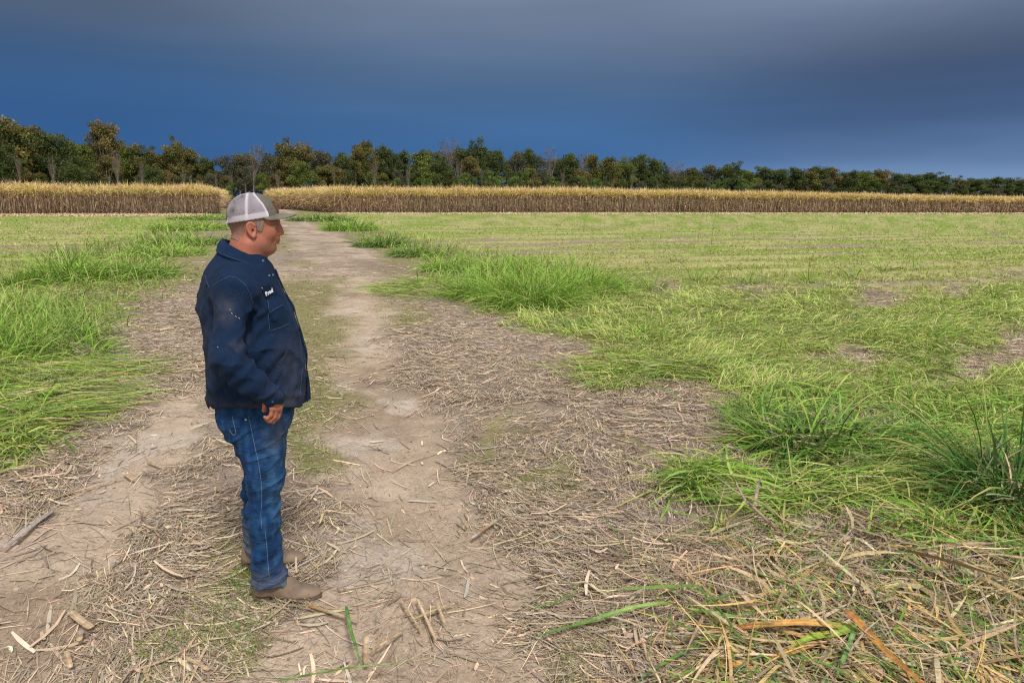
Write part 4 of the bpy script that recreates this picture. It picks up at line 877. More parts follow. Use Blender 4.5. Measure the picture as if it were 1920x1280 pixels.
    c = blend(c, (0.20, 0.07, 0.05), 0.5 * np.exp(-((x - 0.026) / 0.007) ** 2 - ((z - 1.664) / 0.012) ** 2) * dsm(np.abs(y) - 0.070, 0.002))  # hollow of the ear darkened in the skin colour, standing in for shade
    m = mat_attr("skin", 0.52, 0.35, bump=(420, 0.25, 0.001)); pb = m.node_tree.nodes["Principled BSDF"]; pb.inputs["Subsurface Weight"].default_value = 0.12; pb.inputs["Subsurface Radius"].default_value = (0.01, 0.004, 0.002); pb.inputs["Subsurface Scale"].default_value = 0.5
    mesh_obj("body", V, Fq, m, MAN, col=c)
    # cropped greying hair showing below the cap
    G = Field((-0.11, -0.10, 1.58), (0.09, 0.10, 1.80), 0.003)
    G.ell((0.012 + HX, 0, 1.715), (0.1015, 0.0795, 0.099), 0.02); G.chain([(0.0, 0, 1.63), (-0.012, 0, 1.60)], [0.0668, 0.0675], 0.02); G.ell((0.055 + HX, 0, 1.668), (0.064, 0.0675, 0.078), 0.03)
    def keep(X, Y, Z):
        back = np.maximum(1.628 - 0.25 * (X + 0.08) - Z, X - (-0.005 + 0.0 * Z))                 # nape and behind the ear
        burn = np.maximum(np.maximum(X - (0.068 + 0.25 * (Z - 1.67)), 0.044 - 0.15 * (Z - 1.66) - X), np.maximum(1.652 + 0.4 * np.abs(X - 0.058) - Z, 0.04 - np.abs(Y)))
        over = np.maximum(1.690 - Z, X - 0.055)
        return -np.minimum(np.minimum(back, burn), over)
    G.cut(keep, (-0.11, -0.1, 1.58), (0.09, 0.1, 1.8), 0.002)
    G.disp(lambda X, Y, Z: (vn3(X * 400, Y * 400, Z * 160, 9) - 0.5) * 0.0022)
    V, Fq = G.mesh(); x, y, z = V.T
    c = np.tile(np.array([0.17, 0.10, 0.075]), (len(V), 1)) * (0.85 + 0.5 * vn3(x * 300, y * 300, z * 120, 4))[:, None]
    c = blend(c, (0.25, 0.20, 0.175), dsm(x - 0.030, 0.006) * (0.0 + 0.95 * vn3(x * 500, y * 500, z * 200, 3)))
    c = blend(c, (0.34, 0.17, 0.12), dsm(1.652 - z, 0.009) * dsm(0.02 - x, 0.01) * 0.75)
    mesh_obj("hair", V, Fq, mat_attr("hair", 0.8, 0.2), MAN, col=c)
build_body()

M_SHIRT = mat_attr("navy_work_cloth", 0.9, 0.10, bump=(900, 0.25, 0.0008)); M_DENIM = mat_attr("denim", 0.85, 0.15, bump=(1100, 0.3, 0.0008))
for mm_ in (M_SHIRT, M_DENIM):
    mm_.node_tree.nodes["Principled BSDF"].inputs["Sheen Weight"].default_value = 0.02
NAVY = np.array([0.0055, 0.0150, 0.040])
TORSO = [(0.885, -0.196, 0.186, 0, 0.186), (0.93, -0.218, 0.196, 0, 0.195), (1.0, -0.218, 0.201, 0, 0.201), (1.08, -0.213, 0.201, 0, 0.201), (1.14, -0.209, 0.198, 0, 0.199), (1.20, -0.208, 0.188, 0, 0.195), (1.27, -0.210, 0.170, 0, 0.193),
         (1.335, -0.222, 0.150, 0, 0.193), (1.39, -0.220, 0.127, 0, 0.191), (1.45, -0.203, 0.105, 0, 0.190), (1.485, -0.188, 0.092, 0, 0.160), (1.52, -0.165, 0.076, 0, 0.125), (1.55, -0.142, 0.058, 0, 0.098), (1.575, -0.125, 0.035, 0, 0.085)]
def fold_ridge(a, b, w, amp):
    a = np.array(a); b = np.array(b)
    def g(X, Y, Z):
        d = b - a; t = np.clip(((X - a[0]) * d[0] + (Y - a[1]) * d[1] + (Z - a[2]) * d[2]) / (d @ d), 0, 1)
        r2 = (X - a[0] - t * d[0]) ** 2 + (Y - a[1] - t * d[1]) ** 2 + (Z - a[2] - t * d[2]) ** 2
        return -amp * np.exp(-r2 / (w * w)) * np.sin(np.pi * (0.12 + 0.80 * t))
    return g
def build_shirt():
    h = 0.0042
    F = Field((-0.29, -0.37, 0.85), (0.26, 0.36, 1.62), h)
    F.stack(TORSO, 0.02, pw=2.25)
    for s, sh, el, wr in ((-1, SHR, ELR, WRR), (1, SHL, ELL_, WRL)):
        sh = np.array(sh); el = np.array(el); wr = np.array(wr); ce = wr + (wr - el) * 0.02
        F.cone(sh + (-0.01, -s * 0.05, 0.015), sh + (0.0, s * 0.0, 0.0), 0.085, 0.078, 0.05)
        md = sh * 0.45 + el * 0.55 + np.array([-0.005, 0, 0])
        F.chain([sh, md, el + (-0.006, s * 0.008, 0)], [0.078, 0.064, 0.062], 0.012)
        fm = el * 0.45 + wr * 0.55 + (0, 0, -0.012); F.chain([el + (-0.006, s * 0.008, 0), fm, ce + (0, 0, 0.004)], [0.062, 0.056, 0.040], 0.008)
    # trunk creases, draped belly, bunched forearm
    def tr(X, Y, Z):
        vert = (vn3(X * 9, Y * 9, Z * 2.4, 1) - 0.5) * 0.020 * np.clip((1.50 - Z) / 0.1, 0, 1)
        ridg = (1 - np.abs(2 * vn3(X * 7 + Z * 5, Y * 7, Z * 6, 5) - 1)) ** 3 * -0.011
        hem = (vn3(X * 15, Y * 15, Z * 10, 3) - 0.5) * 0.026 * np.clip((1.03 - Z) / 0.1, 0, 1)
        fine = (vn3(X * 34, Y * 34, Z * 26, 7) - 0.5) * 0.006
        return vert * 0.3 + ridg + hem + fine
    F.disp(tr)
    for s, sh, el, wr in ((-1, SHR, ELR, WRR), (1, SHL, ELL_, WRL)):
        el = np.array(el); wr = np.array(wr); sh = np.array(sh); d = (wr - el) / np.linalg.norm(wr - el)
        def slv(X, Y, Z, el=el, wr=wr, d=d, s=s):
            t = (X - el[0]) * d[0] + (Y - el[1]) * d[1] + (Z - el[2]) * d[2]; m_ = np.clip((t + 0.05) / 0.04, 0, 1) * np.clip((0.245 - t) / 0.02, 0, 1) * ((Y * s) > 0.17)
            w = vn3(X * 10, Y * 10, Z * 10, 11) * 5
            return m_ * (np.sin(t * 105 + w) * 0.0048 + (vn3(X * 18, Y * 18, Z * 18, 13) - 0.5) * 0.014)
        F.disp(slv)
        upper = lambda X, Y, Z, s=s: ((Y * s) > 0.15) * np.clip((Z - 1.17) / 0.05, 0, 1) * np.clip((1.42 - Z) / 0.05, 0, 1) * (vn3(X * 22, Y * 14, Z * 5, 15) - 0.5) * 0.018
        F.disp(upper)
        e0 = el + np.array([0, s * 0.05, 0])
        F.disp(fold_ridge(e0 + (-0.03, 0, 0.03), e0 + (0.085, 0, -0.035), 0.010, 0.010)); F.disp(fold_ridge(e0 + (0.0, 0, 0.08), e0 + (0.07, 0, 0.0), 0.009, 0.009))
        F.disp(fold_ridge(e0 + (-0.02, 0, -0.03), e0 + (0.12, 0, -0.09), 0.009, 0.009)); F.disp(fold_ridge(e0 + (0.05, 0, -0.02), e0 + (0.13, -s * 0.02, -0.10), 0.008, 0.009))
    for a, b in (((0.03, -0.20, 1.36), (0.06, -0.215, 1.16)), ((0.015, -0.18, 1.42), (0.12, -0.15, 1.28)), ((-0.21, -0.12, 1.02), (-0.06, -0.225, 0.93)), ((-0.19, -0.14, 1.12), (-0.05, -0.23, 1.0)),
                 ((0.06, -0.215, 0.98), (0.19, -0.10, 0.94)), ((0.07, -0.21, 0.94), (0.20, -0.06, 1.05)), ((-0.10, -0.20, 0.955), (0.05, -0.225, 0.935)), ((0.0, -0.17, 1.47), (0.07, -0.13, 1.38))):
        F.disp(fold_ridge(a, b, 0.013, 0.016))
    # crease where sleeve meets body
    def groove(X, Y, Z):
        out = 0
        for s, sh in ((-1, SHR), (1, SHL)):
            zt = np.clip((1.40 - Z) / 0.05, 0, 1) * np.clip((Z - 1.10) / 0.05, 0, 1); xx = X - (0.005 - 0.02 * (1.4 - Z)); out = out + zt * 0.006 * np.exp(-(xx / 0.012) ** 2) * ((Y * s) > 0.13)
        return out
    F.disp(groove)
    # hollow the tail, curve the hem: higher at the sides, lower in front and behind
    F.cut(lambda X, Y, Z: Z - (0.872 + 0.055 * np.clip((np.abs(Y) - 0.05) / 0.16, 0, 1) ** 1.5 + 0.012 * (X < -0.05)), (-0.3, -0.4, 0.85), (0.3, 0.4, 0.96), 0.004)
    F.cut(lambda X, Y, Z: np.maximum((((np.abs(X + 0.012) / 0.200) ** 2.2 + (np.abs(Y) / 0.190) ** 2.2) ** (1 / 2.2) - 1) * 0.2, Z - 0.965), (-0.3, -0.3, 0.85), (0.3, 0.3, 0.97), 0.003)
    # neck opening
    F.cut(lambda X, Y, Z: np.maximum(np.sqrt((X + 0.035) ** 2 + Y ** 2) - 0.082, 1.49 - Z), (-0.13, -0.1, 1.48), (0.07, 0.1, 1.62), 0.004)
    V, Fq = F.mesh(); x, y, z = V.T
    c = np.tile(NAVY, (len(V), 1)) * (0.85 + 0.35 * vn3(x * 14, y * 14, z * 10, 2))[:, None]
    c = blend(c, (0.013, 0.036, 0.085), 0.45 * vn3(x * 5, y * 5, z * 5, 12))
    dust = lambda cx_, cz_, r1, r2, am: am * np.exp(-((x - cx_) / r1) ** 2 - ((z - cz_) / r2) ** 2) * (0.25 + 0.9 * vn3(x * 60, y * 60, z * 45, 6)) * (y < 0.05)
    DU = (0.11, 0.10, 0.105)
    c = blend(c, DU, dust(-0.07, 1.36, 0.035, 0.05, 0.5)); c = blend(c, DU, dust(0.15, 1.07, 0.06, 0.13, 0.30)); c = blend(c, DU, dust(0.12, 0.93, 0.09, 0.04, 0.35)); c = blend(c, DU, dust(-0.03, 1.22, 0.03, 0.02, 0.35))
    c = blend(c, DU, dust(-0.17, 1.2, 0.05, 0.2, 0.15)); c = blend(c, DU, dust(-0.05, 0.93, 0.15, 0.03, 0.25))
    
    o = mesh_obj("shirt", V, Fq, M_SHIRT, MAN, col=c); return o, V, Fq
SHIRT, SV, SF = build_shirt()
BVS = BVHTree.FromPolygons([Vector(v) for v in SV.tolist()], SF.tolist())
EL = tolocal(EYE)
def hit(bv, px, py, off=0.002):
    d = dlocal(ray(px, py)); d = d / np.linalg.norm(d); r = bv.ray_cast(Vector(EL), Vector(d))
    if r[0] is None: return None, None
    return np.array(r[0]) - d * off * 0.4 + np.array(r[1]) * off * 0.6, np.array(r[1])
def seam(bv, pts, name, parent, mat, col, rad=0.0009, off=0.001, dash=False):
    P = []; pts = np.array(pts, float); sg = np.linalg.norm(np.diff(pts, axis=0), axis=1); cu = np.concatenate([[0], np.cumsum(sg)]); n = max(3, int(cu[-1] / 2))
    for s_ in np.linspace(0, cu[-1], n):
        p, _ = hit(bv, np.interp(s_, cu, pts[:, 0]), np.interp(s_, cu, pts[:, 1]), off)
        if p is not None and (not P or np.linalg.norm(p - P[-1]) < 0.03): P.append(p)
    if len(P) < 3: return
    a, b, c = tube(P, [rad] * len(P), 4, col); return mesh_obj(name, a, b, mat, parent, col=c)
def patch(bv, quad, name, parent, mat, col, off=0.004, nu=9, nv=9, dy=0.0):
    """cloth panel laid on the surface between four corner sight points (tl, tr, br, bl)"""
    q = np.array(quad, float); V = []; ok = np.zeros((nu, nv), bool); P = np.zeros((nu, nv, 3)); Nn = np.zeros((nu, nv, 3))
    for i in range(nu):
        for j in range(nv):
            u, v = i / (nu - 1), j / (nv - 1); p2 = (q[0] * (1 - u) + q[1] * u) * (1 - v) + (q[3] * (1 - u) + q[2] * u) * v
            p, nn = hit(bv, p2[0], p2[1], 0)
            if p is not None: P[i, j] = p; Nn[i, j] = nn; ok[i, j] = True
    if not ok.all(): return None
    Nm = Nn.mean((0, 1)); Nm /= np.linalg.norm(Nm)
    top = P + Nm * off; bot = P - Nm * 0.006
    V = np.concatenate([top.reshape(-1, 3), bot.reshape(-1, 3)]); I = np.arange(nu * nv).reshape(nu, nv); K = nu * nv
    Fq = [(I[i, j], I[i, j + 1], I[i + 1, j + 1], I[i + 1, j]) for i in range(nu - 1) for j in range(nv - 1)]
    rim = [I[i, 0] for i in range(nu)] + [I[-1, j] for j in range(1, nv)] + [I[i, -1] for i in range(nu - 2, -1, -1)] + [I[0, j] for j in range(nv - 2, 0, -1)]
    for a, b in zip(rim, rim[1:] + rim[:1]): Fq.append((a, b, b + K, a + K))
    c = np.tile(np.array(col), (len(V), 1)) * (0.85 + 0.3 * vn3(V[:, 0] * 60, V[:, 1] * 60, V[:, 2] * 60, 3))[:, None]
    return mesh_obj(name, V, Fq, mat, parent, col=c, smooth=False)
def wrinkle(m, sc, dist, st):
    t = m.node_tree; b = t.nodes["Principled BSDF"]; tx = t.nodes.new("ShaderNodeTexCoord"); old = b.inputs["Normal"].links[0].from_socket
    mp = t.nodes.new("ShaderNodeMapping"); mp.inputs["Scale"].default_value = sc; n = t.nodes.new("ShaderNodeTexNoise"); n.noise_type = "RIDGED_MULTIFRACTAL" if False else "FBM"; n.inputs["Scale"].default_value = 1.0; n.inputs["Detail"].default_value = 4; n.inputs["Distortion"].default_value = 1.4
    t.links.new(tx.outputs["Object"], mp.inputs[0]); t.links.new(mp.outputs[0], n.inputs[0]); bp = t.nodes.new("ShaderNodeBump"); bp.inputs["Strength"].default_value = st; bp.inputs["Distance"].default_value = dist
    a = t.nodes.new("ShaderNodeMath"); a.operation = "ABSOLUTE"; s_ = t.nodes.new("ShaderNodeMath"); s_.operation = "SUBTRACT"; s_.inputs[1].default_value = 0.5; t.links.new(n.outputs[0], s_.inputs[0]); t.links.new(s_.outputs[0], a.inputs[0])
    t.links.new(a.outputs[0], bp.inputs["Height"]); t.links.new(old, bp.inputs["Normal"]); t.links.new(bp.outputs[0], b.inputs["Normal"])
wrinkle(M_SHIRT, (11, 11, 6), 0.05, 0.42); wrinkle(M_DENIM, (12, 12, 24), 0.035, 0.5)
M_THREAD = mat_attr("stitching", 0.8, 0.1)
TH = (0.055, 0.10, 0.19)
POCKET = patch(BVS, [(501, 572), (526, 562), (541, 606), (506, 620)], "chest_pocket", SHIRT, M_SHIRT, NAVY * 1.15, 0.0025)
FLAP = patch(BVS, [(498.7, 564), (524, 553.5), (528, 571), (504.5, 585)], "pocket_flap", SHIRT, M_SHIRT, NAVY * 1.5, 0.0055)
NP = patch(BVS, [(490, 540.5), (511, 530), (519, 549), (499, 560.5)], "name_panel", SHIRT, M_SHIRT, NAVY * 1.1, 0.0015)
seam(BVS, [(499, 564), (504.5, 585), (528, 571.5)], "flap_stitching", SHIRT, M_THREAD, (0.10, 0.16, 0.27), 0.0007, 0.014)
seam(BVS, [(503, 586), (505.8, 620), (540, 607)], "pocket_stitching", SHIRT, M_THREAD, (0.08, 0.13, 0.22), 0.0007, 0.009)
seam(BVS, [(384, 515), (388, 528), (393, 540), (412, 527), (430, 518), (445, 521), (460, 534), (470, 552), (475, 575)], "shoulder_seam", SHIRT, M_THREAD, TH, 0.001)
seam(BVS, [(430, 519), (437, 545), (450, 572), (463, 592)], "sleeve_seam", SHIRT, M_THREAD, NAVY * 1.8, 0.001)
seam(BVS, [(520, 523), (532, 552), (545, 585), (555, 612), (563, 640), (566, 665), (567, 688)], "placket_stitching", SHIRT, M_THREAD, (0.03, 0.05, 0.10), 0.0012)
seam(BVS, [(567, 690), (564, 720), (562, 750)], "placket_stitching", SHIRT, M_THREAD, TH, 0.001)
seam(BVS, [(392, 764), (420, 768), (450, 770), (480, 770), (500, 766)], "hem_stitching", SHIRT, M_THREAD, TH, 0.0008)
for q_ in ((504.5, 517), (511.5, 516), (493, 489.5)):
    p, nn = hit(BVS, *q_, 0.003)
    if p is not None:
        a, b, c = tube([p - nn * 0.002, p + nn * 0.0025, p + nn * 0.0028], [0.0055, 0.0052, 0.0001], 10, (0.10, 0.14, 0.22)); mesh_obj("button", a, b, M_THREAD, SHIRT, col=c)
def build_placket():
    rows = []
    for z in np.linspace(1.49, 0.885, 60):
        r = []
        for y in np.linspace(-0.024, 0.012, 5):
            q = BVS.ray_cast(Vector((0.6, y, z)), Vector((-1, 0, 0)))
            x = q[0][0] if q[0] is not None else (rows[-1][len(r)][0] if rows else 0.1)
            x += 0.0045 + 0.010 * max(0, (1.0 - z) / 0.12) * (1 + y * 8)
            r.append((x, y, z))
        rows.append(r)
    A = np.array(rows)
    for _ in range(3): A[1:-1, :, 0] = (A[:-2, :, 0] + 2 * A[1:-1, :, 0] + A[2:, :, 0]) / 4
    loft_ring(list(A), M_SHIRT, "placket", SHIRT, lambda V: np.tile(NAVY * 1.3, (len(V), 1)) * (0.8 + 0.5 * vn3(V[:, 0] * 40, V[:, 1] * 40, V[:, 2] * 40, 4))[:, None], 0.004)
# embroidered first name
cu_ = bpy.data.curves.new("t", "FONT"); cu_.body = "Brad"; cu_.size = 0.026; cu_.extrude = 0.0006; cu_.align_x = "CENTER"; cu_.align_y = "CENTER"; cu_.offset = 0.0007; cu_.shear = 0.2
to_ = bpy.data.objects.new("t", cu_); COL.objects.link(to_); bpy.context.view_layer.update()
tm_ = bpy.data.meshes.new_from_object(to_.evaluated_get(bpy.context.evaluated_depsgraph_get())); bpy.data.objects.remove(to_)
tm_.materials.clear(); mt_, _, b_ = mat_new("white_embroidery", 0.8, 0.1); b_.inputs["Base Color"].default_value = (0.75, 0.78, 0.8, 1); tm_.materials.append(mt_)
pa_, na_ = hit(BVS, 496, 552.5, 0); pb_, nb_ = hit(BVS, 509, 544.5, 0); pc_, nc_ = hit(BVS, 502.5, 548.5, 0.012)
ux = (pb_ - pa_) / np.linalg.norm(pb_ - pa_); nz_ = (na_ + nb_ + nc_); nz_ -= ux * (nz_ @ ux); nz_ /= np.linalg.norm(nz_); uy = np.cross(nz_, ux)
ob_ = bpy.data.objects.new("name_embroidery", tm_); COL.objects.link(ob_); ob_.parent = SHIRT
sc_ = np.linalg.norm(pb_ - pa_) / 0.046
ob_.matrix_local = Matrix(((ux[0] * sc_, uy[0] * sc_, nz_[0], pc_[0]), (ux[1] * sc_, uy[1] * sc_, nz_[1], pc_[1]), (ux[2] * sc_, uy[2] * sc_, nz_[2], pc_[2]), (0, 0, 0, 1)))
# small pale burrs on the sleeve
for q_ in ((430.5, 579.5), (434, 586), (441.5, 592), (447, 595), (408, 650), (490, 539)):
    p, nn = hit(BVS, *q_, 0.003)
    if p is not None:
        a, b, c = tube([p, p + np.array([0.003, 0.001, -0.006])], [0.0016, 0.001], 4, (0.6, 0.58, 0.42)); mesh_obj("burr", a, b, M_THREAD, SHIRT, col=c)

def loft_ring(rings, mat, name, parent, colf, thick=0.0035, closed=False):
    """rings: list of (n,3) curves -> sheet with thickness"""
    A = np.array(rings); r, n, _ = A.shape
    du = np.gradient(A, axis=1); dv = np.gradient(A, axis=0); nn = np.cross(du, dv); nn /= np.linalg.norm(nn, axis=-1, keepdims=True) + 1e-9
    V = np.concatenate([(A + nn * thick / 2).reshape(-1, 3), (A - nn * thick / 2).reshape(-1, 3)]); I = np.arange(r * n).reshape(r, n); K = r * n; Fq = []
    for i in range(r - 1):
        for j in range(n - 1): Fq.append((I[i, j], I[i, j + 1], I[i + 1, j + 1], I[i + 1, j])); Fq.append((I[i, j] + K, I[i + 1, j] + K, I[i + 1, j + 1] + K, I[i, j + 1] + K))
    rim = list(I[0]) + list(I[1:, -1]) + list(I[-1, ::-1][1:]) + list(I[::-1, 0][1:-1])
    for a, b in zip(rim, rim[1:] + rim[:1]): Fq.append((a, b, b + K, a + K))
    return mesh_obj(name, V, Fq, mat, parent, col=colf(V))
def build_collar():
    th = np.linspace(math.radians(14), math.radians(346), 70)             # 0 = front
    f = (1 + np.cos(th)) / 2                                              # 1 front, 0 back
    def ring(rx, ry, cx, zb, zf, pw=1.0): return np.stack([cx + rx * np.cos(th), ry * np.sin(th), zb + (zf - zb) * f ** pw], -1)
    inner = ring(0.074, 0.080, -0.026, 1.575, 1.495); top = ring(0.076, 0.083, -0.026, 1.620, 1.528); fold = ring(0.081, 0.088, -0.026, 1.6235, 1.530)
    pt = np.exp(-((np.minimum(th, 2 * math.pi - th) - math.radians(24)) / 0.28) ** 2)
    low = ring(0.101, 0.120, -0.032, 1.572, 1.500); low[:, 2] -= 0.012 * pt; low[:, 0] += 0.012 * pt
    mid = (fold + low) / 2 + np.stack([0.006 * np.cos(th), 0.007 * np.sin(th), 0.006 + 0 * th], -1)
    cf = lambda V: np.tile(NAVY * 1.25, (len(V), 1)) * (0.8 + 0.5 * vn3(V[:, 0] * 30, V[:, 1] * 30, V[:, 2] * 30, 4))[:, None]
    c = loft_ring([inner, top, fold, mid, low], M_SHIRT, "collar", SHIRT, cf)
    lo2 = low.copy(); lo2[:, 2] += 0.006; e = (lo2 - np.array([-0.04, 0, 0]) ); P = lo2 + np.stack([np.cos(th), np.sin(th), 0.4 + 0 * th], -1) * 0.0022
    a, b, k = tube(P, [0.0008] * len(P), 4, (0.06, 0.10, 0.19)); mesh_obj("collar_stitching", a, b, M_THREAD, SHIRT, col=k)
build_collar(); build_placket()
def build_cuff(wr, el, s):
    wr = np.array(wr); el = np.array(el); d = (wr - el) / np.linalg.norm(wr - el); d = d * 0.8 + np.array([0.0, 0, -0.25]); d /= np.linalg.norm(d)
    u = np.cross(d, [0, 1, 0]); u /= np.linalg.norm(u); v = np.cross(d, u); th = np.linspace(0, 2 * math.pi, 40)
    rings = []
    for t, r in ((-0.028, 0.0405), (-0.026, 0.0445), (0.0, 0.0435), (0.030, 0.0420), (0.032, 0.037), (0.012, 0.034)):
        rings.append(wr + (0, 0, 0.006) + d * (t + 0.0) + (u * np.cos(th)[:, None] * r * 1.02 + v * np.sin(th)[:, None] * r))
    rings = [r_ if r_.ndim == 2 else r_ for r_ in rings]
    loft_ring(rings, M_SHIRT, "cuff", SHIRT, lambda V: np.tile(NAVY * 1.35, (len(V), 1)) * (0.8 + 0.5 * vn3(V[:, 0] * 40, V[:, 1] * 40, V[:, 2] * 40, 4))[:, None])
    r = rings[1] + d * 0.006; r = wr + (0, 0, 0.006) + (r - wr - (0, 0, 0.006)) * 1.03
    a, b, k = tube(r, [0.0008] * len(r), 4, (0.07, 0.12, 0.21)); mesh_obj("cuff_stitching", a, b, M_THREAD, SHIRT, col=k)
    if s < 0:
        p = wr + d * 0.012 + (0, -0.045, 0.0); a, b, k = tube([p, p + (0, -0.003, 0), p + (0, -0.0032, 0)], [0.0055, 0.005, 0.0001], 10, (0.04, 0.06, 0.11)); mesh_obj("button", a, b, M_THREAD, SHIRT, col=k)
build_cuff(WRR, ELR, -1); build_cuff(WRL, ELL_, 1)

def build_jeans():
    F = Field((-0.25, -0.28, 0.02), (0.20, 0.26, 0.99), 0.0040)
    F.stack([(0.76, -0.155, 0.118, -0.004, 0.178), (0.82, -0.180, 0.135, -0.002, 0.182), (0.88, -0.186, 0.146, 0, 0.176), (0.95, -0.175, 0.155, 0, 0.170), (0.985, -0.17, 0.155, 0, 0.165)], 0.03)
    F.stack([(0.097, -0.066, 0.082, -0.170, 0.062), (0.16, -0.058, 0.068, -0.168, 0.058), (0.245, -0.060, 0.062, -0.166, 0.060), (0.33, -0.062, 0.062, -0.163, 0.062), (0.41, -0.064, 0.062, -0.160, 0.066), (0.50, -0.063, 0.070, -0.152, 0.070), (0.545, -0.066, 0.092, -0.148, 0.074),
             (0.60, -0.072, 0.098, -0.140, 0.080), (0.68, -0.088, 0.100, -0.125, 0.088), (0.76, -0.125, 0.110, -0.105, 0.098), (0.82, -0.165, 0.120, -0.09, 0.10), (0.86, -0.17, 0.12, -0.09, 0.095)], 0.03, pw=2.15)
    F.stack([(0.080, -0.142, -0.012, 0.158, 0.062), (0.16, -0.136, -0.022, 0.157, 0.058), (0.25, -0.136, -0.018, 0.156, 0.060), (0.36, -0.134, -0.008, 0.152, 0.064), (0.48, -0.120, 0.020, 0.145, 0.072), (0.60, -0.10, 0.055, 0.132, 0.082), (0.72, -0.11, 0.085, 0.11, 0.095),
             (0.82, -0.16, 0.11, 0.09, 0.10), (0.86, -0.17, 0.12, 0.09, 0.095)], 0.03, pw=2.15)
    def wr(X, Y, Z):
        a = np.interp(Z, [0.08, 0.14, 0.26, 0.40, 0.50, 0.62, 0.8, 1.0], [1.0, 1.1, 0.8, 1.0, 0.9, 0.55, 0.5, 0.3])
        tilt = X * 0.45 * np.sign(Y)
        z2 = Z + tilt + 0.02 * vn3(X * 12, Y * 12, Z * 3, 21)
        r = (1 - np.abs(2 * vn3(X * 7, Y * 7, z2 * 22, 23) - 1)) ** 2
        return a * (-(r - 0.35) * 0.018 + (vn3(X * 14, Y * 14, Z * 36, 25) - 0.5) * 0.008 + (vn3(X * 40, Y * 40, Z * 60, 26) - 0.5) * 0.0025)
    F.disp(wr)
    for a, b in (((-0.07, -0.17, 0.385), (0.06, -0.22, 0.405)), ((0.06, -0.16, 0.375), (0.0, -0.23, 0.36)), ((-0.06, -0.17, 0.46), (0.05, -0.23, 0.50)), ((-0.06, -0.19, 0.30), (0.05, -0.22, 0.275)), ((-0.06, -0.19, 0.21), (0.055, -0.21, 0.225)), ((-0.055, -0.2, 0.155), (0.06, -0.22, 0.165)), ((-0.10, -0.16, 0.70), (0.02, -0.21, 0.78)),
                 ((-0.14, 0.12, 0.385), (-0.07, 0.10, 0.36)), ((-0.14, 0.12, 0.27), (-0.06, 0.10, 0.255))):
        F.disp(fold_ridge(a, b, 0.010, 0.013))
    for cy, cx, rx in ((-0.170, 0.008, 0.064), (0.158, -0.077, 0.055)):       # open leg ends
        F.cut(lambda X, Y, Z: np.maximum((np.sqrt(((X - cx) / rx) ** 2 + ((Y - cy) / 0.054) ** 2) - 1) * 0.05, Z - 0.125), (cx - 0.09, cy - 0.08, 0.06), (cx + 0.09, cy + 0.08, 0.13), 0.002)
    V, Fq = F.mesh(); x, y, z = V.T
    c = np.tile(np.array([0.0055, 0.031, 0.098]), (len(V), 1)) * (0.55 + 0.8 * vn3(x * 18, y * 18, z * 14, 2))[:, None]
    cav = vn3(x * 60, y * 60, z * 25, 5)
    c = blend(c, (0.026, 0.095, 0.21), 0.6 * np.clip(cav - 0.35, 0, 1) * 1.4)
    c = blend(c, (0.045, 0.12, 0.235), 0.5 * np.exp(-((x - 0.06) / 0.035) ** 2) * np.interp(z, [0.3, 0.45, 0.6, 0.8], [0.2, 0.9, 0.9, 0.4]) * (0.4 + cav))
    c = blend(c, (0.14, 0.14, 0.15), 0.65 * dsm(0.155 - z, 0.02) * (0.2 + vn3(x * 30, y * 30, z * 30, 6)))
    c = blend(c, (0.13, 0.14, 0.15), 0.8 * (y > 0.03) * dsm(0.22 - z, 0.03) * (0.4 + vn3(x * 30, y * 30, z * 30, 6)))
    c = blend(c, (0.17, 0.16, 0.15), 0.35 * np.exp(-((x - 0.08) / 0.05) ** 2 - ((z - 0.79) / 0.06) ** 2) * (0.2 + vn3(x * 45, y * 45, z * 45, 7)))
    
    return mesh_obj("jeans", V, Fq, M_DENIM, MAN, col=c), V, Fq
JEANS, JV, JF = build_jeans()
BVJ = BVHTree.FromPolygons([Vector(v) for v in JV.tolist()], JF.tolist())
JT = (0.22, 0.27, 0.33)
seam(BVJ, [(466, 780), (471, 803), (478, 838), (485, 868), (490, 905), (491, 935), (489, 965), (491, 990)], "side_seam", JEANS, M_THREAD, JT, 0.0007)
seam(BVJ, [(497, 995), (500, 1020), (502, 1050), (505, 1083)], "side_seam", JEANS, M_THREAD, JT, 0.0007)
seam(BVJ, [(435, 778), (440, 800), (443, 812), (438, 816), (430, 806)], "pocket_stitching", JEANS, M_THREAD, JT, 0.0009)
seam(BVJ, [(500, 770), (512, 784), (530, 789), (540, 786)], "front_pocket_stitching", JEANS, M_THREAD, (0.12, 0.17, 0.24), 0.0008)
seam(BVJ, [(474, 1088), (490, 1096), (515, 1095), (538, 1080)], "hem_stitching", JEANS, M_THREAD, (0.16, 0.18, 0.22), 0.0009)
p, nn = hit(BVJ, 461, 787, 0.003)
if p is not None: a, b, c = tube([p, p + nn * 0.003, p + nn * 0.0032], [0.005, 0.0045, 0.0001], 8, (0.4, 0.4, 0.42)); mesh_obj("rivet", a, b, M_THREAD, JEANS, col=c)

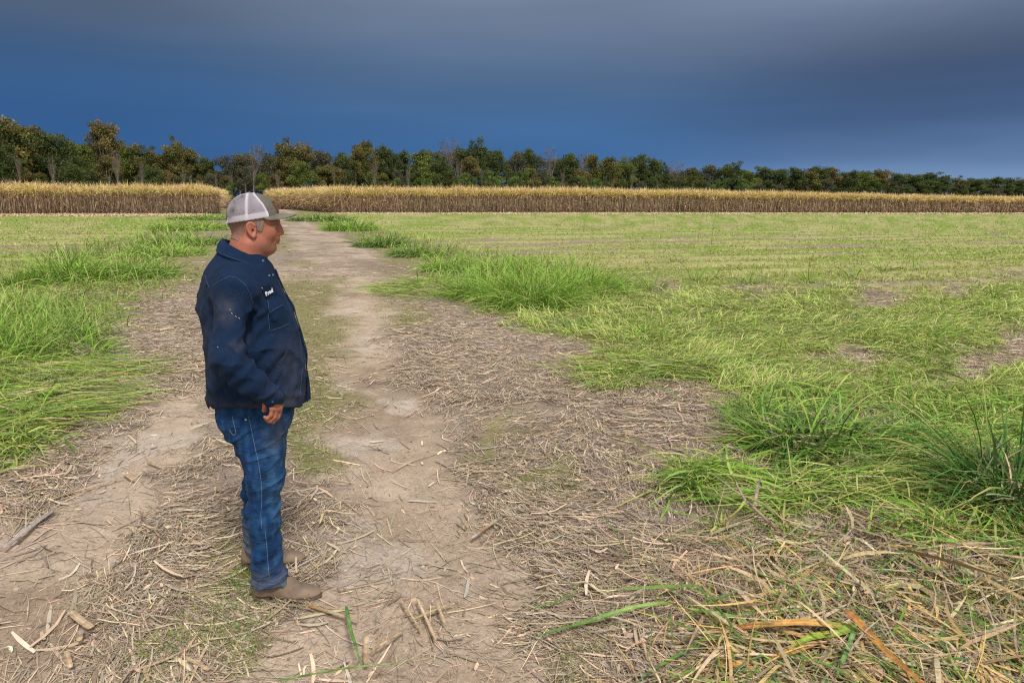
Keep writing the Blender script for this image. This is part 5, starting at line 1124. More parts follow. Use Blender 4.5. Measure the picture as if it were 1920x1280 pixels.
M_BOOT = mat_attr("tan_rough_leather", 0.9, 0.15, bump=(260, 0.5, 0.0015)); M_SOLE = mat_attr("boot_sole", 0.85, 0.15, bump=(200, 0.4, 0.001))
def build_boot(heel, toe, top):
    heel = np.array(heel, float); toe = np.array(toe, float); d = toe - heel; Lg = np.linalg.norm(d); a = math.atan2(d[1], d[0])
    F = Field((-0.05, -0.07, 0.0), (0.32, 0.07, 0.26), 0.0032)
    F.cone((0.035, 0, 0.055), (0.09, 0, 0.060), 0.034, 0.036, 0.02); F.ell((0.035, 0, 0.06), (0.042, 0.036, 0.05), 0.02)
    F.ell((0.12, 0, 0.048), (0.085, 0.038, 0.046), 0.02); F.ell((0.195, 0.002, 0.034), (0.075, 0.048, 0.032), 0.02); F.ell((0.245, 0.0, 0.028), (0.048, 0.038, 0.023), 0.015)
    F.chain([(0.055, 0, 0.07), (0.048, 0, 0.11), (0.050, 0, 0.15)], [0.040, 0.040, 0.041], 0.025)
    F.chain([(0.08, 0, 0.10), (0.17, 0, 0.045)], [0.030, 0.028], 0.03)
    F.cut(lambda X, Y, Z: Z - np.interp(X, [0.0, 0.07, 0.12, 0.3], [0.038, 0.038, 0.014, 0.012]), (-0.06, -0.08, -0.02), (0.33, 0.08, 0.06), 0.003)
    F.disp(lambda X, Y, Z: -(1 - np.abs(2 * vn3(X * 22 + Z * 10, Y * 6, Z * 8, 31) - 1)) ** 3 * 0.004 * np.exp(-((X - 0.16) / 0.05) ** 2) + (vn3(X * 40, Y * 40, Z * 40, 33) - 0.5) * 0.0025)
    V, Fq = F.mesh(); x, y, z = V.T
    c = np.tile(np.array([0.235, 0.17, 0.118]), (len(V), 1)) * (0.75 + 0.5 * vn3(x * 30, y * 30, z * 30, 2))[:, None] * (0.92 + 0.16 * vn3(x * 160, y * 160, z * 160, 4))[:, None]
    c = blend(c, (0.09, 0.075, 0.065), 0.9 * np.exp(-((x - 0.19) / 0.045) ** 2 - ((z - 0.058) / 0.018) ** 2) * (0.2 + vn3(x * 50, y * 50, z * 50, 6)))
    c = blend(c, (0.31, 0.235, 0.165), 0.6 * dsm(0.035 - z, 0.008))
    R2 = np.array([[math.cos(a), -math.sin(a)], [math.sin(a), math.cos(a)]])
    def tf(V): W = V.copy(); W[:, 0] -= 0.0; W[:, :2] = W[:, :2] @ R2.T * np.array([1, 1]); W[:, :2] += heel[:2]; return W
    b = mesh_obj("boot", tf(V), Fq, M_BOOT, MAN, col=c)
    G = Field((-0.06, -0.08, -0.01), (0.33, 0.08, 0.06), 0.0028)
    def outline(X, Y):
        xs = [-0.012, 0.0, 0.03, 0.08, 0.12, 0.19, 0.24, 0.28, 0.296]; hw = [0.012, 0.026, 0.033, 0.032, 0.033, 0.046, 0.042, 0.030, 0.014]
        e = np.interp(X, xs, hw); return np.maximum(np.abs(Y - 0.001) - e, np.maximum(-0.012 - X, X - 0.296))
    G.add(lambda X, Y, Z: np.maximum(outline(X, Y), np.abs(Z - np.interp(X, [0.0, 0.07, 0.12, 0.24, 0.30], [0.036, 0.036, 0.012, 0.009, 0.013])) - 0.0048), (-0.05, -0.06, 0), (0.31, 0.06, 0.05), 0.0)
    G.add(lambda X, Y, Z: np.maximum(outline(X, Y) + 0.0015, np.maximum(np.maximum(X - (0.072 - 0.25 * (0.035 - Z)), -0.010 + (0.035 - Z) * 0.15 - X), np.maximum(Z - 0.036, 0.001 - Z))), (-0.05, -0.06, 0), (0.09, 0.06, 0.04), 0.0)
    V, Fq = G.mesh(); c = np.tile(np.array([0.12, 0.09, 0.068]), (len(V), 1)) * (0.7 + 0.6 * vn3(V[:, 0] * 60, V[:, 1] * 60, V[:, 2] * 90, 4))[:, None]
    mesh_obj("sole", tf(V), Fq, M_SOLE, b, col=c)
build_boot((-0.062, -0.160, 0), (0.165, -0.190, 0), 0.1); build_boot((-0.152, 0.153, 0), (0.133, 0.147, 0), 0.1)

def build_cap():
    cap = empty("cap", (0, 0, 0), 0, MAN)
    C0 = np.array([0.020 + HX, 0, 1.693])
    def crown_d(X, Y, Z, e=0.0):
        x = X - C0[0]; rx = np.where(x > 0, 0.108, 0.109) + e; ry = 0.0865 + e; rz = 0.1235 + e
        sl = (X * 0.10) # crown leans slightly back
        return ((np.abs(x) / rx) ** 2.35 + (np.abs(Y) / ry) ** 2.35 + (np.clip(np.abs(Z - C0[2]), 0, 1) / rz) ** 2.35) ** (1 / 2.35) * 0.1 - 0.1
    F = Field((-0.12, -0.11, 1.65), (0.16, 0.11, 1.84), 0.0026)
    F.add(lambda X, Y, Z: crown_d(X, Y, Z), (-0.11, -0.1, 1.6), (0.15, 0.1, 1.83), 0.0)
    F.cut(lambda X, Y, Z: crown_d(X, Y, Z, -0.0035), (-0.11, -0.1, 1.6), (0.15, 0.1, 1.83), 0.001)
    bot = lambda X: 1.691 + (X + 0.06) * 0.165
    F.cut(lambda X, Y, Z: Z - bot(X), (-0.12, -0.11, 1.64), (0.16, 0.11, 1.75), 0.001)
    # opening above the strap at the back
    F.cut(lambda X, Y, Z: np.maximum(np.maximum(X + 0.045, np.sqrt((Y / 0.042) ** 2 + ((Z - 1.703) / 0.034) ** 2) * 0.04 - 0.04), 1.702 - Z), (-0.12, -0.06, 1.68), (-0.03, 0.06, 1.76), 0.002)
    # front panels stand a little taller and flatter; seams pressed in
    seamx = lambda z: np.interp(z, [1.70, 1.735, 1.77, 1.80, 1.82], [0.092, 0.089, 0.072, 0.048, 0.030]) + HX
    def pf(X, Y, Z):
        s1 = np.exp(-((X - seamx(Z)) / 0.0035) ** 2) * -0.0012; side = np.exp(-((X - 0.008) / 0.004) ** 2) * -0.0010 * (X < seamx(Z)); band = -0.0012 * (np.abs(Z - bot(X) - 0.012) < 0.012)
        return s1 + side + band + (vn3(X * 25, Y * 25, Z * 25, 41) - 0.5) * 0.0025 * (X < seamx(Z))
    F.disp(pf)
    V, Fq = F.mesh(); x, y, z = V.T
    fr = x[Fq].mean(1) > seamx(z[Fq].mean(1)); mesh_mat = mat_attr("cap_mesh_fabric", 0.85, 0.15, bump=(700, 0.6, 0.001))
    c = np.tile(np.array([0.36, 0.33, 0.37]), (len(V), 1)) * (0.85 + 0.3 * vn3(x * 30, y * 30, z * 30, 2))[:, None]
    bnd = dsm(0.024 - (z - bot(x)), 0.0015); ws = np.exp(-((x - 0.008 - 0.02 * (z - 1.75)) / 0.0055) ** 2); wf = np.exp(-((x - seamx(z) + 0.003) / 0.005) ** 2)
    c = blend(c, (0.20, 0.175, 0.195), 0.9 * (1 - bnd) * (1 - ws) * (0.25 + 0.9 * vn3(x * 22, y * 22, z * 22, 5)))
    c = blend(c, (0.60, 0.57, 0.61), np.clip(ws * 0.7 + wf + bnd * 0.45, 0, 1) * 0.85)
    c = blend(c, (0.10, 0.09, 0.085), 0.9 * np.exp(-((x + 0.048) / 0.016) ** 2 - ((z - 1.745) / 0.016) ** 2) * (0.3 + vn3(x * 80, y * 80, z * 80, 6)) * (y < 0))
    c = blend(c, (0.14, 0.12, 0.11), 0.8 * np.exp(-((x + 0.062) / 0.012) ** 2 - ((z - 1.715) / 0.010) ** 2) * (0.2 + vn3(x * 90, y * 90, z * 90, 8)))
    c = blend(c, (0.30, 0.26, 0.24), 0.5 * bnd * dsm(-x, 0.02) * vn3(x * 50, y * 50, z * 50, 9) + 0.35 * dsm(0.006 - (z - bot(x)), 0.002))
    def sub(mask, name, mat, cc):
        f = Fq[mask]; u, inv = np.unique(f.ravel(), return_inverse=True); return mesh_obj(name, V[u], inv.reshape(-1, 4), mat, cap, col=cc[u])
    sub(~fr, "mesh_back", mesh_mat, c)
    M_CAPF = mat_attr("grey_olive_twill", 0.88, 0.15, bump=(800, 0.35, 0.0008))
    cf = np.tile(np.array([0.115, 0.103, 0.082]), (len(V), 1)) * (0.8 + 0.4 * vn3(x * 40, y * 40, z * 40, 3))[:, None]; cf = blend(cf, (0.19, 0.175, 0.15), 0.4 * vn3(x * 16, y * 16, z * 16, 10))
    sub(fr, "front_panel", M_CAPF, cf)
    # brim: curved, drooping to the sides
    n = 41; t = np.linspace(-1, 1, n); rings = []
    for q in np.linspace(0, 1, 9):
        yw = 0.080 * (1 - 0.10 * q ** 2); Y = t * yw
        x0 = 0.020 + HX + 0.106 * (1 - np.abs(t * 0.93) ** 2.35) ** (1 / 2.35) - 0.004; x1 = 0.020 + HX + 0.106 + 0.072 * (1 - np.abs(t) ** 3.2) ** (1 / 2.2) - 0.030 * np.abs(t) ** 2
        X = x0 * (1 - q) + x1 * q
        Zc = 1.7305 - 0.006 * q - 2.9 * (Y ** 2) * (0.85 + 0.4 * q)
        rings.append(np.stack([X, Y, Zc], -1))
    loft_ring(rings, M_CAPF, "brim", cap, lambda W: np.tile(np.array([0.15, 0.135, 0.105]), (len(W), 1)) * (0.75 + 0.5 * vn3(W[:, 0] * 40, W[:, 1] * 40, W[:, 2] * 40, 5))[:, None], 0.0045)
    a, b, k = tube([(0.012 + HX, 0, 1.815), (0.012 + HX, 0, 1.8195), (0.012 + HX, 0, 1.8205)], [0.008, 0.0065, 0.0002], 12, (0.14, 0.13, 0.11)); mesh_obj("top_button", a, b, M_CAPF, cap, col=k)
    th = np.linspace(math.radians(150), math.radians(210), 24); rr_ = []
    for zz2 in (1.6895, 1.7035): rr_.append(np.stack([C0[0] + 0.1105 * np.sign(np.cos(th)) * np.abs(np.cos(th)) ** 0.85, 0.0885 * np.sign(np.sin(th)) * np.abs(np.sin(th)) ** 0.85, 0 * th + zz2], -1))
    loft_ring(rr_, mat_attr("strap_plastic", 0.5, 0.4), "strap", cap, lambda W: np.tile(np.array([0.50, 0.54, 0.57]), (len(W), 1)), 0.003)
    # leather patch on the front
    rr_ = []
    for q in np.linspace(0, 1, 5):
        zz2 = 1.738 + 0.042 * q; yy = np.linspace(-0.030, 0.030, 13); ph = (1 - (np.abs(yy) / 0.0865) ** 2.35 - (abs(zz2 - C0[2]) / 0.1235) ** 2.35) ** (1 / 2.35) * 0.108
        rr_.append(np.stack([C0[0] + ph + 0.003, yy, 0 * yy + zz2], -1))
    loft_ring(rr_, M_CAPF, "leather_patch", cap, lambda W: np.tile(np.array([0.20, 0.075, 0.045]), (len(W), 1)) * (0.8 + 0.4 * vn3(W[:, 0] * 90, W[:, 1] * 90, W[:, 2] * 90, 5))[:, None], 0.003)
build_cap()
# eyes
for s_ in (-1, 1):
    c_ = np.array([0.1085 + HX, s_ * 0.0325, 1.6785]); u_ = np.linspace(0, math.pi, 13); v_ = np.linspace(0, 2 * math.pi, 19)
    U_, W_ = np.meshgrid(u_, v_, indexing="ij"); P_ = np.stack([np.cos(U_), np.sin(U_) * np.cos(W_), np.sin(U_) * np.sin(W_)], -1) * 0.0115
    I_ = np.arange(13 * 19).reshape(13, 19); Fq_ = [(I_[i, j], I_[i + 1, j], I_[i + 1, j + 1], I_[i, j + 1]) for i in range(12) for j in range(18)]
    cc_ = np.tile(np.array([0.20, 0.14, 0.12]), (13 * 19, 1)); uu = U_.ravel(); cc_[uu < 0.75] = (0.10, 0.07, 0.05); cc_[uu < 0.22] = (0.01, 0.01, 0.01)
    mesh_obj("eye", P_.reshape(-1, 3) + c_, Fq_, mat_attr("eye_surface", 0.15, 0.5), MAN, col=cc_)
print("man done")

#PART4
# ------------------------------------------------------------------ single grass clumps, leaves, stalks and chips
def clump(px, py, R_, hgt, n, label, pal=GRN_LUSH, lean=None, spread=0.5, name="grass_clump", group="grass clumps along the verges", wid=(0.0022, 0.0055), dry=0.12):
    g = gnd(px, py); n = int(n)
    a = RNG.uniform(0, 6.28, n); r = R_ * np.sqrt(RNG.random(n)); P = np.stack([g[0] + r * np.cos(a), g[1] + r * np.sin(a), 0 * r], -1)
    P[:, 2] = terrain(P[:, 0], P[:, 1]) - 0.005; d = float(np.hypot(g[0], g[1]))
    out = a + RNG.normal(0, 0.9, n)
    if lean is not None: out = np.where(RNG.random(n) < 0.65, lean + RNG.normal(0, 0.5, n), out)
    ln = hgt * RNG.uniform(0.55, 1.45, n); w = np.maximum(RNG.uniform(wid[0], wid[1], n), 0.00042 * d)
    el = np.clip(RNG.normal(1.25 - spread * 0.4, 0.28, n) - 0.35 * r / R_, 0.2, 1.55)
    o = blades(P - [g[0], g[1], 0], ln, w, pal, el, RNG.uniform(0.3, 2.0, n) * (0.5 + spread), S=6, az=out, tipcol=((0.50, 0.42, 0.15), 0.25))
    k = max(6, int(n * dry)); Q = P[:k] - [g[0], g[1], 0]
    o2 = blades(Q, hgt * RNG.uniform(0.4, 1.0, k), w[:k], TAN, RNG.uniform(0.2, 1.2, k), RNG.uniform(0.6, 2.0, k), S=5)
    V, Fq, c = join([o, o2])
    ob = mesh_obj(name, V, Fq, M_GRASS, col=c, smooth=False, loc=(g[0], g[1], 0)); return tag(ob, label, "grass", group)
BRI = [(0.20, 0.38, 0.035), (0.28, 0.46, 0.06), (0.15, 0.32, 0.03), (0.33, 0.48, 0.10)]
DRK = [(0.10, 0.22, 0.03), (0.15, 0.29, 0.045), (0.07, 0.16, 0.03), (0.23, 0.36, 0.08)]
clump(1000, 572, 0.75, 0.80, 1500, "largest bright green clump on the right verge, upright and tall", BRI)
clump(905, 558, 0.60, 0.62, 900, "bright clump left of the largest one on the right verge", BRI)
clump(1090, 552, 0.70, 0.78, 1000, "bright tall clump right of the largest one on the right verge", BRI)
clump(950, 520, 0.6, 0.6, 700, "bright clump behind the largest one on the right verge", BRI)
clump(840, 508, 0.6, 0.50, 600, "low bright clump nearer the man than the tall right verge clumps", BRI)
clump(775, 480, 0.7, 0.45, 600, "dark edged low clump where the right verge narrows", DRK)
clump(715, 462, 0.9, 0.62, 700, "darker tufted clump on the right verge beside the pale track", DRK)
clump(655, 432, 1.3, 0.85, 700, "rounded green clump far up the right side of the track", BRI)
clump(600, 414, 2.4, 0.65, 900, "low green growth under the cap brim at the far track edge", DRK)
clump(1500, 846, 0.30, 0.52, 760, "dense dark green clump arching over straw in the right foreground", DRK + BRI[:2], spread=0.9, wid=(0.004, 0.009))
clump(1590, 830, 0.26, 0.46, 420, "dark green clump joined to the right of the dense arching one", DRK, spread=0.8, wid=(0.004, 0.009))
clump(1430, 800, 0.22, 0.34, 240, "thin clump at the left foot of the dense arching one", DRK, spread=0.9)
clump(1900, 950, 0.24, 0.66, 620, "tall dark clump cut by the right edge of the photo", [(0.07, 0.17, 0.03), (0.10, 0.22, 0.04), (0.05, 0.12, 0.02)], wid=(0.003, 0.007))
clump(1300, 900, 0.12, 0.28, 150, "small bright tuft bent over on straw left of the bent cane stalk", BRI, lean=-0.3, spread=1.1)
clump(1075, 618, 0.16, 0.24, 160, "small dark green tuft at the edge of the straw, middle of the verge", DRK)
clump(60, 650, 0.75, 0.44, 750, "big green clump at the left edge above the flattened swathes", BRI + DRK)
clump(-30, 690, 0.5, 0.5, 500, "green clump cut off by the left edge of the photo", BRI)
clump(170, 665, 0.22, 0.42, 130, "sparse clump of leaning shoots right of the big left edge clump", BRI, spread=0.7, wid=(0.004, 0.008))
clump(125, 525, 0.7, 0.80, 500, "tallest spiky clump on the left verge", BRI, spread=0.35)
clump(190, 522, 0.8, 0.50, 700, "leafy clump right of the tallest one on the left verge", BRI)
clump(260, 520, 0.8, 0.46, 700, "darker clump on the left verge close to the track", DRK + BRI[:2])
clump(20, 535, 0.8, 0.40, 500, "low clump at the left edge beyond the big one", BRI)
clump(310, 478, 1.2, 0.50, 600, "bright clump further along the left verge", BRI)
clump(345, 458, 1.6, 0.55, 700, "dark based clump beside the man's collar on the left verge", DRK + BRI)
clump(370, 430, 2.4, 0.60, 800, "bright far clump on the left verge behind the man's shoulder", BRI)
clump(400, 411, 3.5, 0.5, 900, "farthest green growth on the left verge near the cane", DRK + BRI)
def shoots(px, py, hgt, n, label, pal=BRI): return clump(px, py, 0.10, hgt, n, label, pal, spread=0.25, name="cane_shoot", group="young shoots standing in the field", wid=(0.004, 0.009), dry=0.3)
shoots(1215, 548, 0.72, 26, "pale green shoot right of the tall verge clumps"); shoots(1235, 545, 0.55, 20, "pair of blue green shoots beside the pale green one", DRK)
shoots(1302, 530, 0.62, 22, "yellow green shoot at the start of the bare furrow")
shoots(1345, 525, 0.45, 20, "short shoot between two taller ones along the furrow"); shoots(1408, 532, 0.55, 36, "tufted shoot with brown base on the furrow edge")
shoots(1515, 530, 0.62, 34, "tufted yellow green shoot midway along the furrow"); shoots(1598, 522, 0.85, 14, "dark upright shoot with a single stem on the furrow")
shoots(1655, 512, 0.5, 26, "leaning bright shoot on the right half of the furrow"); shoots(1720, 508, 0.55, 22, "thin shoot near the right end of the furrow"); shoots(1860, 560, 0.5, 26, "low shoot close to the right edge of the field")
shoots(1200, 640, 0.30, 26, "short shoot on the lit grass mound, middle right"); shoots(1600, 1010, 0.30, 8, "few thin shoots rising from straw behind the orange leaves")
shoots(1740, 660, 0.45, 22, "pale arching shoot in the lying grass near the right edge")

def stem(px, py, top, label, lean=0.05, head=True):
    g = gnd(px, py); d = float(np.hypot(g[0], g[1])); h = (py - top) * d / FPX * 1.02; rt = empty("tall_weed", (g[0], g[1], 0))
    pts = [(0, 0, 0), (lean * 0.3, 0, h * 0.4), (lean, 0, h * 0.8), (lean * 1.8, 0, h)]; w = max(0.003, d * 0.00028)
    a, b, c = tube(pts, [w, w * .8, w * .6, w * .4], 4, (0.22, 0.22, 0.09)); mesh_obj("stem", a, b, M_GRASS, rt, col=c)
    n = 14; t = RNG.uniform(0.15, 1, n); P = np.stack([lean * t * 1.6, 0 * t, h * t], -1)
    a, b, c = blades(P, RNG.uniform(0.05, 0.16, n) * (1.2 - 0.7 * t), np.full(n, w * 1.1), [(0.30, 0.27, 0.10), (0.24, 0.30, 0.08), (0.34, 0.24, 0.12)], RNG.uniform(0.3, 1.2, n), RNG.uniform(0, 1.2, n), S=4, clampz=False)
    mesh_obj("leaves", a, b, M_GRASS, rt, col=c, smooth=False); tag(rt, label, "weed", "thin tall weeds standing in the field")
stem(1332, 478, 404, "tallest thin weed stem, standing alone in the right field"); stem(1094, 436, 408, "thin green weed stem far behind the bright verge clumps"); stem(1040, 440, 410, "faint leaning weed stem left of the green one", 0.4)
stem(1308, 455, 405, "faint thin weed just left of the tallest weed stem", 0.1); stem(358, 452, 412, "leaning brown weed behind the left verge, beside the man's neck", 1.0)

LF = "long fresh leaves lying in the foreground"
def leaf(pts, wid, cols, label, name="cane_leaf", cat="leaf", z=(0.02,), group=None, vee=0.14, notch=False, S=22, parent=None):
    """pts: sight points from base to tip on the ground; z: heights along it; cols: base to tip"""
    pts = np.array(pts, float); G = gnd(pts[:, 0], pts[:, 1]); u0 = np.linspace(0, 1, len(pts)); u = np.linspace(0, 1, S)
    # heights lift towards the eye line so the mark stays where it lies
    X = np.interp(u, u0, G[:, 0]); Y = np.interp(u, u0, G[:, 1]); Z = np.interp(u, np.linspace(0, 1, len(z)), z)
    if len(pts) > 2:
        for _ in range(3): X[1:-1] = (X[:-2] + 2 * X[1:-1] + X[2:]) / 4; Y[1:-1] = (Y[:-2] + 2 * Y[1:-1] + Y[2:]) / 4
    Zg = terrain(X, Y); Zt = np.maximum(Zg, 0) + Z + 0.004 + (0.035 if group == LF else 0.0)
    k = (H - Zt) / H; X = X * k; Y = Y * k
    Zw = 0.006 * np.sin(u * 9 + pts[0, 0]); C = np.stack([X, Y, Zt + (0 if notch else Zw)], -1); t = np.gradient(C, axis=0); sd = np.cross(t, [0, 0, 1]); sd /= np.linalg.norm(sd, axis=1)[:, None]
    prof = np.interp(u, [0, 0.15, 0.5, 0.85, 1], [0.75, 1, 0.95, 0.5, 0.06]) if not notch else np.interp(u, [0, 0.04, 0.5, 0.96, 1], [0.85, 1, 0.95, 1, 0.8])
    w = wid / 2 * prof * (1 + 0.07 * np.sin(u * 23) + 0.05 * RNG.normal(0, 1, S) * (not notch)); Zw = 0.006 * np.sin(u * 9 + pts[0, 0]); c = np.stack([np.interp(u, np.linspace(0, 1, len(cols)), [q[i] for q in cols]) for i in range(3)], -1)
    th = 0.0008 if not notch else 0.0022
    rows = []; off = [(-1, vee), (-0.5, vee * 0.45), (0, 0), (0.5, vee * 0.45), (1, vee)]
    for a, b in off: rows.append(C + sd * (w * a)[:, None] + np.array([0, 0, 1.0]) * (w * b)[:, None])
    for a, b in reversed(off): rows.append(C + sd * (w * a * 0.98)[:, None] + np.array([0, 0, 1.0]) * (w * b)[:, None] - np.array([0, 0, th]))
    V = np.stack(rows, 1); m_ = V.shape[1]; o0 = C[0].copy(); o0[2] = 0
    I = np.arange(S * m_).reshape(S, m_); Fq = [(I[i, j], I[i, (j + 1) % m_], I[i + 1, (j + 1) % m_], I[i + 1, j]) for i in range(S - 1) for j in range(m_)]
    Fq += [(I[e, j], I[e, j + 1], I[e, m_ - 2 - j], I[e, m_ - 1 - j]) for e in (0, S - 1) for j in range(4)]
    c = c * RNG.normal(1, 0.10, (len(c), 1)); c = np.where((RNG.random((len(c), 1)) < 0.12), c * np.array([0.75, 0.6, 0.6]), c); cc = np.repeat(c[:, None], m_, 1) * RNG.normal(1, 0.07, (1, m_, 1)) * (1 + np.array([0, -0.1, 0.18, -0.1, 0, 0, -0.1, 0.1, -0.1, 0]))[None, :, None]
    ob = mesh_obj(name, V.reshape(-1, 3) - (o0 if parent is None else 0), Fq, M_LEAF, parent, col=cc.reshape(-1, 3), smooth=False, loc=tuple(o0) if parent is None else None)
    if label: tag(ob, label, cat, group)
    return ob
OR = (0.60, 0.33, 0.10); ORT = (0.58, 0.40, 0.23); LG = (0.26, 0.38, 0.07); DG = (0.11, 0.22, 0.06); BR = (0.42, 0.20, 0.06); TN = (0.52, 0.38, 0.22); TL = (0.62, 0.47, 0.29); GY = (0.40, 0.34, 0.29); GR = (0.16, 0.29, 0.07)
LF = "long fresh leaves lying in the foreground"; CP = "loose straw pieces on the track"
leaf([(1600, 1172), (1520, 1168), (1400, 1172), (1285, 1190)], 0.046, [LG, OR, OR, ORT], "long orange leaf lying crosswise at lower right, its base green", z=(0.05, 0.07, 0.04, 0.02), group=LF)
leaf([(1604, 1176), (1540, 1190), (1475, 1212)], 0.046, [LG, (0.40, 0.52, 0.08), LG], "lime green leaf just under the long orange leaf", z=(0.05, 0.05, 0.02), group=LF)
leaf([(1590, 1186), (1480, 1222), (1375, 1246), (1260, 1272)], 0.034, [ORT, OR, (0.66, 0.40, 0.10), OR], "lowest orange leaf, reaching the bottom edge of the photo", z=(0.03, 0.03, 0.02, 0.01), group=LF)
leaf([(1584, 1146), (1640, 1200), (1700, 1258), (1760, 1320)], 0.034, [BR, (0.50, 0.26, 0.07), BR, BR], "straight brown orange leaf slanting down to the bottom edge", z=(0.10, 0.09, 0.06), group=LF, vee=0.5)
leaf([(1603, 1182), (1582, 1232), (1566, 1276)], 0.018, [(0.22, 0.40, 0.12), (0.24, 0.42, 0.14), (0.2, 0.36, 0.1)], "blue green blade pointing at the bottom edge under the orange leaves", z=(0.06, 0.07, 0.03), group=LF)
leaf([(1262, 1126), (1180, 1142), (1080, 1168), (998, 1198)], 0.028, [(0.34, 0.5, 0.12), (0.30, 0.46, 0.12), GR, DG], "wide pale green leaf lying on the track edge, pointing left", z=(0.05, 0.05, 0.02, 0.005), group=LF)
leaf([(1345, 1188), (1270, 1225), (1190, 1282)], 0.018, [GR, GR, DG], "green leaf running down left to the bottom edge", z=(0.02, 0.03, 0.01), group=LF)
leaf([(1400, 1100), (1320, 1135), (1245, 1190)], 0.012, [DG, GR, GR], "narrow dark green leaf above the long orange leaf", z=(0.03, 0.04, 0.02), group=LF)
leaf([(649, 1138), (660, 1190), (678, 1248)], 0.015, [DG, GR, GR], "green blade standing between the boot and the straw chip", z=(0.01, 0.02, 0.01), group=LF)
leaf([(520, 1272), (640, 1256), (740, 1240), (810, 1226)], 0.012, [GR, (0.24, 0.36, 0.1), (0.3, 0.36, 0.16), TN], "thin green leaf lying along the bottom edge, left of middle", z=(0.01, 0.02, 0.01), group=LF)
leaf([(1920, 1020), (1800, 1003), (1735, 1000)], 0.016, [DG, GR, (0.26, 0.40, 0.10)], "green leaf reaching left from the dark right edge clump", z=(0.10, 0.10, 0.03), group=LF)
leaf([(1905, 935), (1850, 922), (1780, 960), (1765, 985)], 0.018, [DG, (0.34, 0.42, 0.2), (0.36, 0.44, 0.22), GR], "pale arching leaf of the right edge, drooping onto straw", z=(0.30, 0.34, 0.12, 0.02), group=LF)
leaf([(1000, 1218 - 75), (1060, 1118), (1100, 1100)], 0.010, [GR, GR, LG], "small green blade beside the pale green leaf", z=(0.01, 0.02, 0.01), group=LF)
leaf([(1880, 660), (1700, 672), (1600, 665)], 0.012, [GR, GR, LG], "green leaf lying over the brown patch at the right edge", z=(0.15, 0.12, 0.04), group=LF)
leaf([(240, 740), (130, 762), (20, 790)], 0.014, [(0.36, 0.48, 0.16), GR, LG], "long green blade of the flattened swathe, left edge", z=(0.05, 0.06, 0.04), group=LF)
leaf([(262, 697), (180, 702), (140, 700)], 0.014, [OR, ORT, TN], "orange dry leaf in the flattened swathe at left", z=(0.05, 0.06, 0.04), group=LF)
leaf([(300, 722), (250, 745), (172, 790)], 0.010, [(0.36, 0.48, 0.2), GR, LG], "pale blade sticking out of the swathe toward the man", z=(0.06, 0.07, 0.03), group=LF)
def trash_top():
    n = 900; q = gnd(RNG.uniform(1180, 1960, n), RNG.uniform(1010, 1340, n)); q[:, 2] = terrain(q[:, 0], q[:, 1]) + RNG.uniform(0.02, 0.07, n)
    a = blades(q, RNG.uniform(0.12, 0.5, n), RNG.uniform(0.001, 0.0045, n), YTAN + [(0.14, 0.26, 0.05), (0.24, 0.34, 0.08)], RNG.uniform(-0.1, 0.5, n), RNG.uniform(0.0, 0.9, n), S=6)
    n = 170; q = gnd(RNG.uniform(1300, 1990, n), RNG.uniform(980, 1340, n)); q[:, 2] = terrain(q[:, 0], q[:, 1]) + RNG.uniform(0.03, 0.08, n)
    b = blades(q, RNG.uniform(0.18, 0.6, n), RNG.uniform(0.005, 0.011, n), [(0.56, 0.41, 0.24), (0.60, 0.40, 0.16), (0.48, 0.36, 0.25), (0.20, 0.32, 0.07), (0.62, 0.50, 0.32), (0.44, 0.30, 0.16)], RNG.uniform(-0.1, 0.35, n), RNG.uniform(0.0, 0.7, n), S=7)
    V, Fq, c = join([a, b]); tag(mesh_obj("cane_trash", V, Fq, M_LEAF, col=c, smooth=False), "long thin dry and green blades tangled over the heap in the near right corner", "cane trash", kind="stuff")
trash_top()
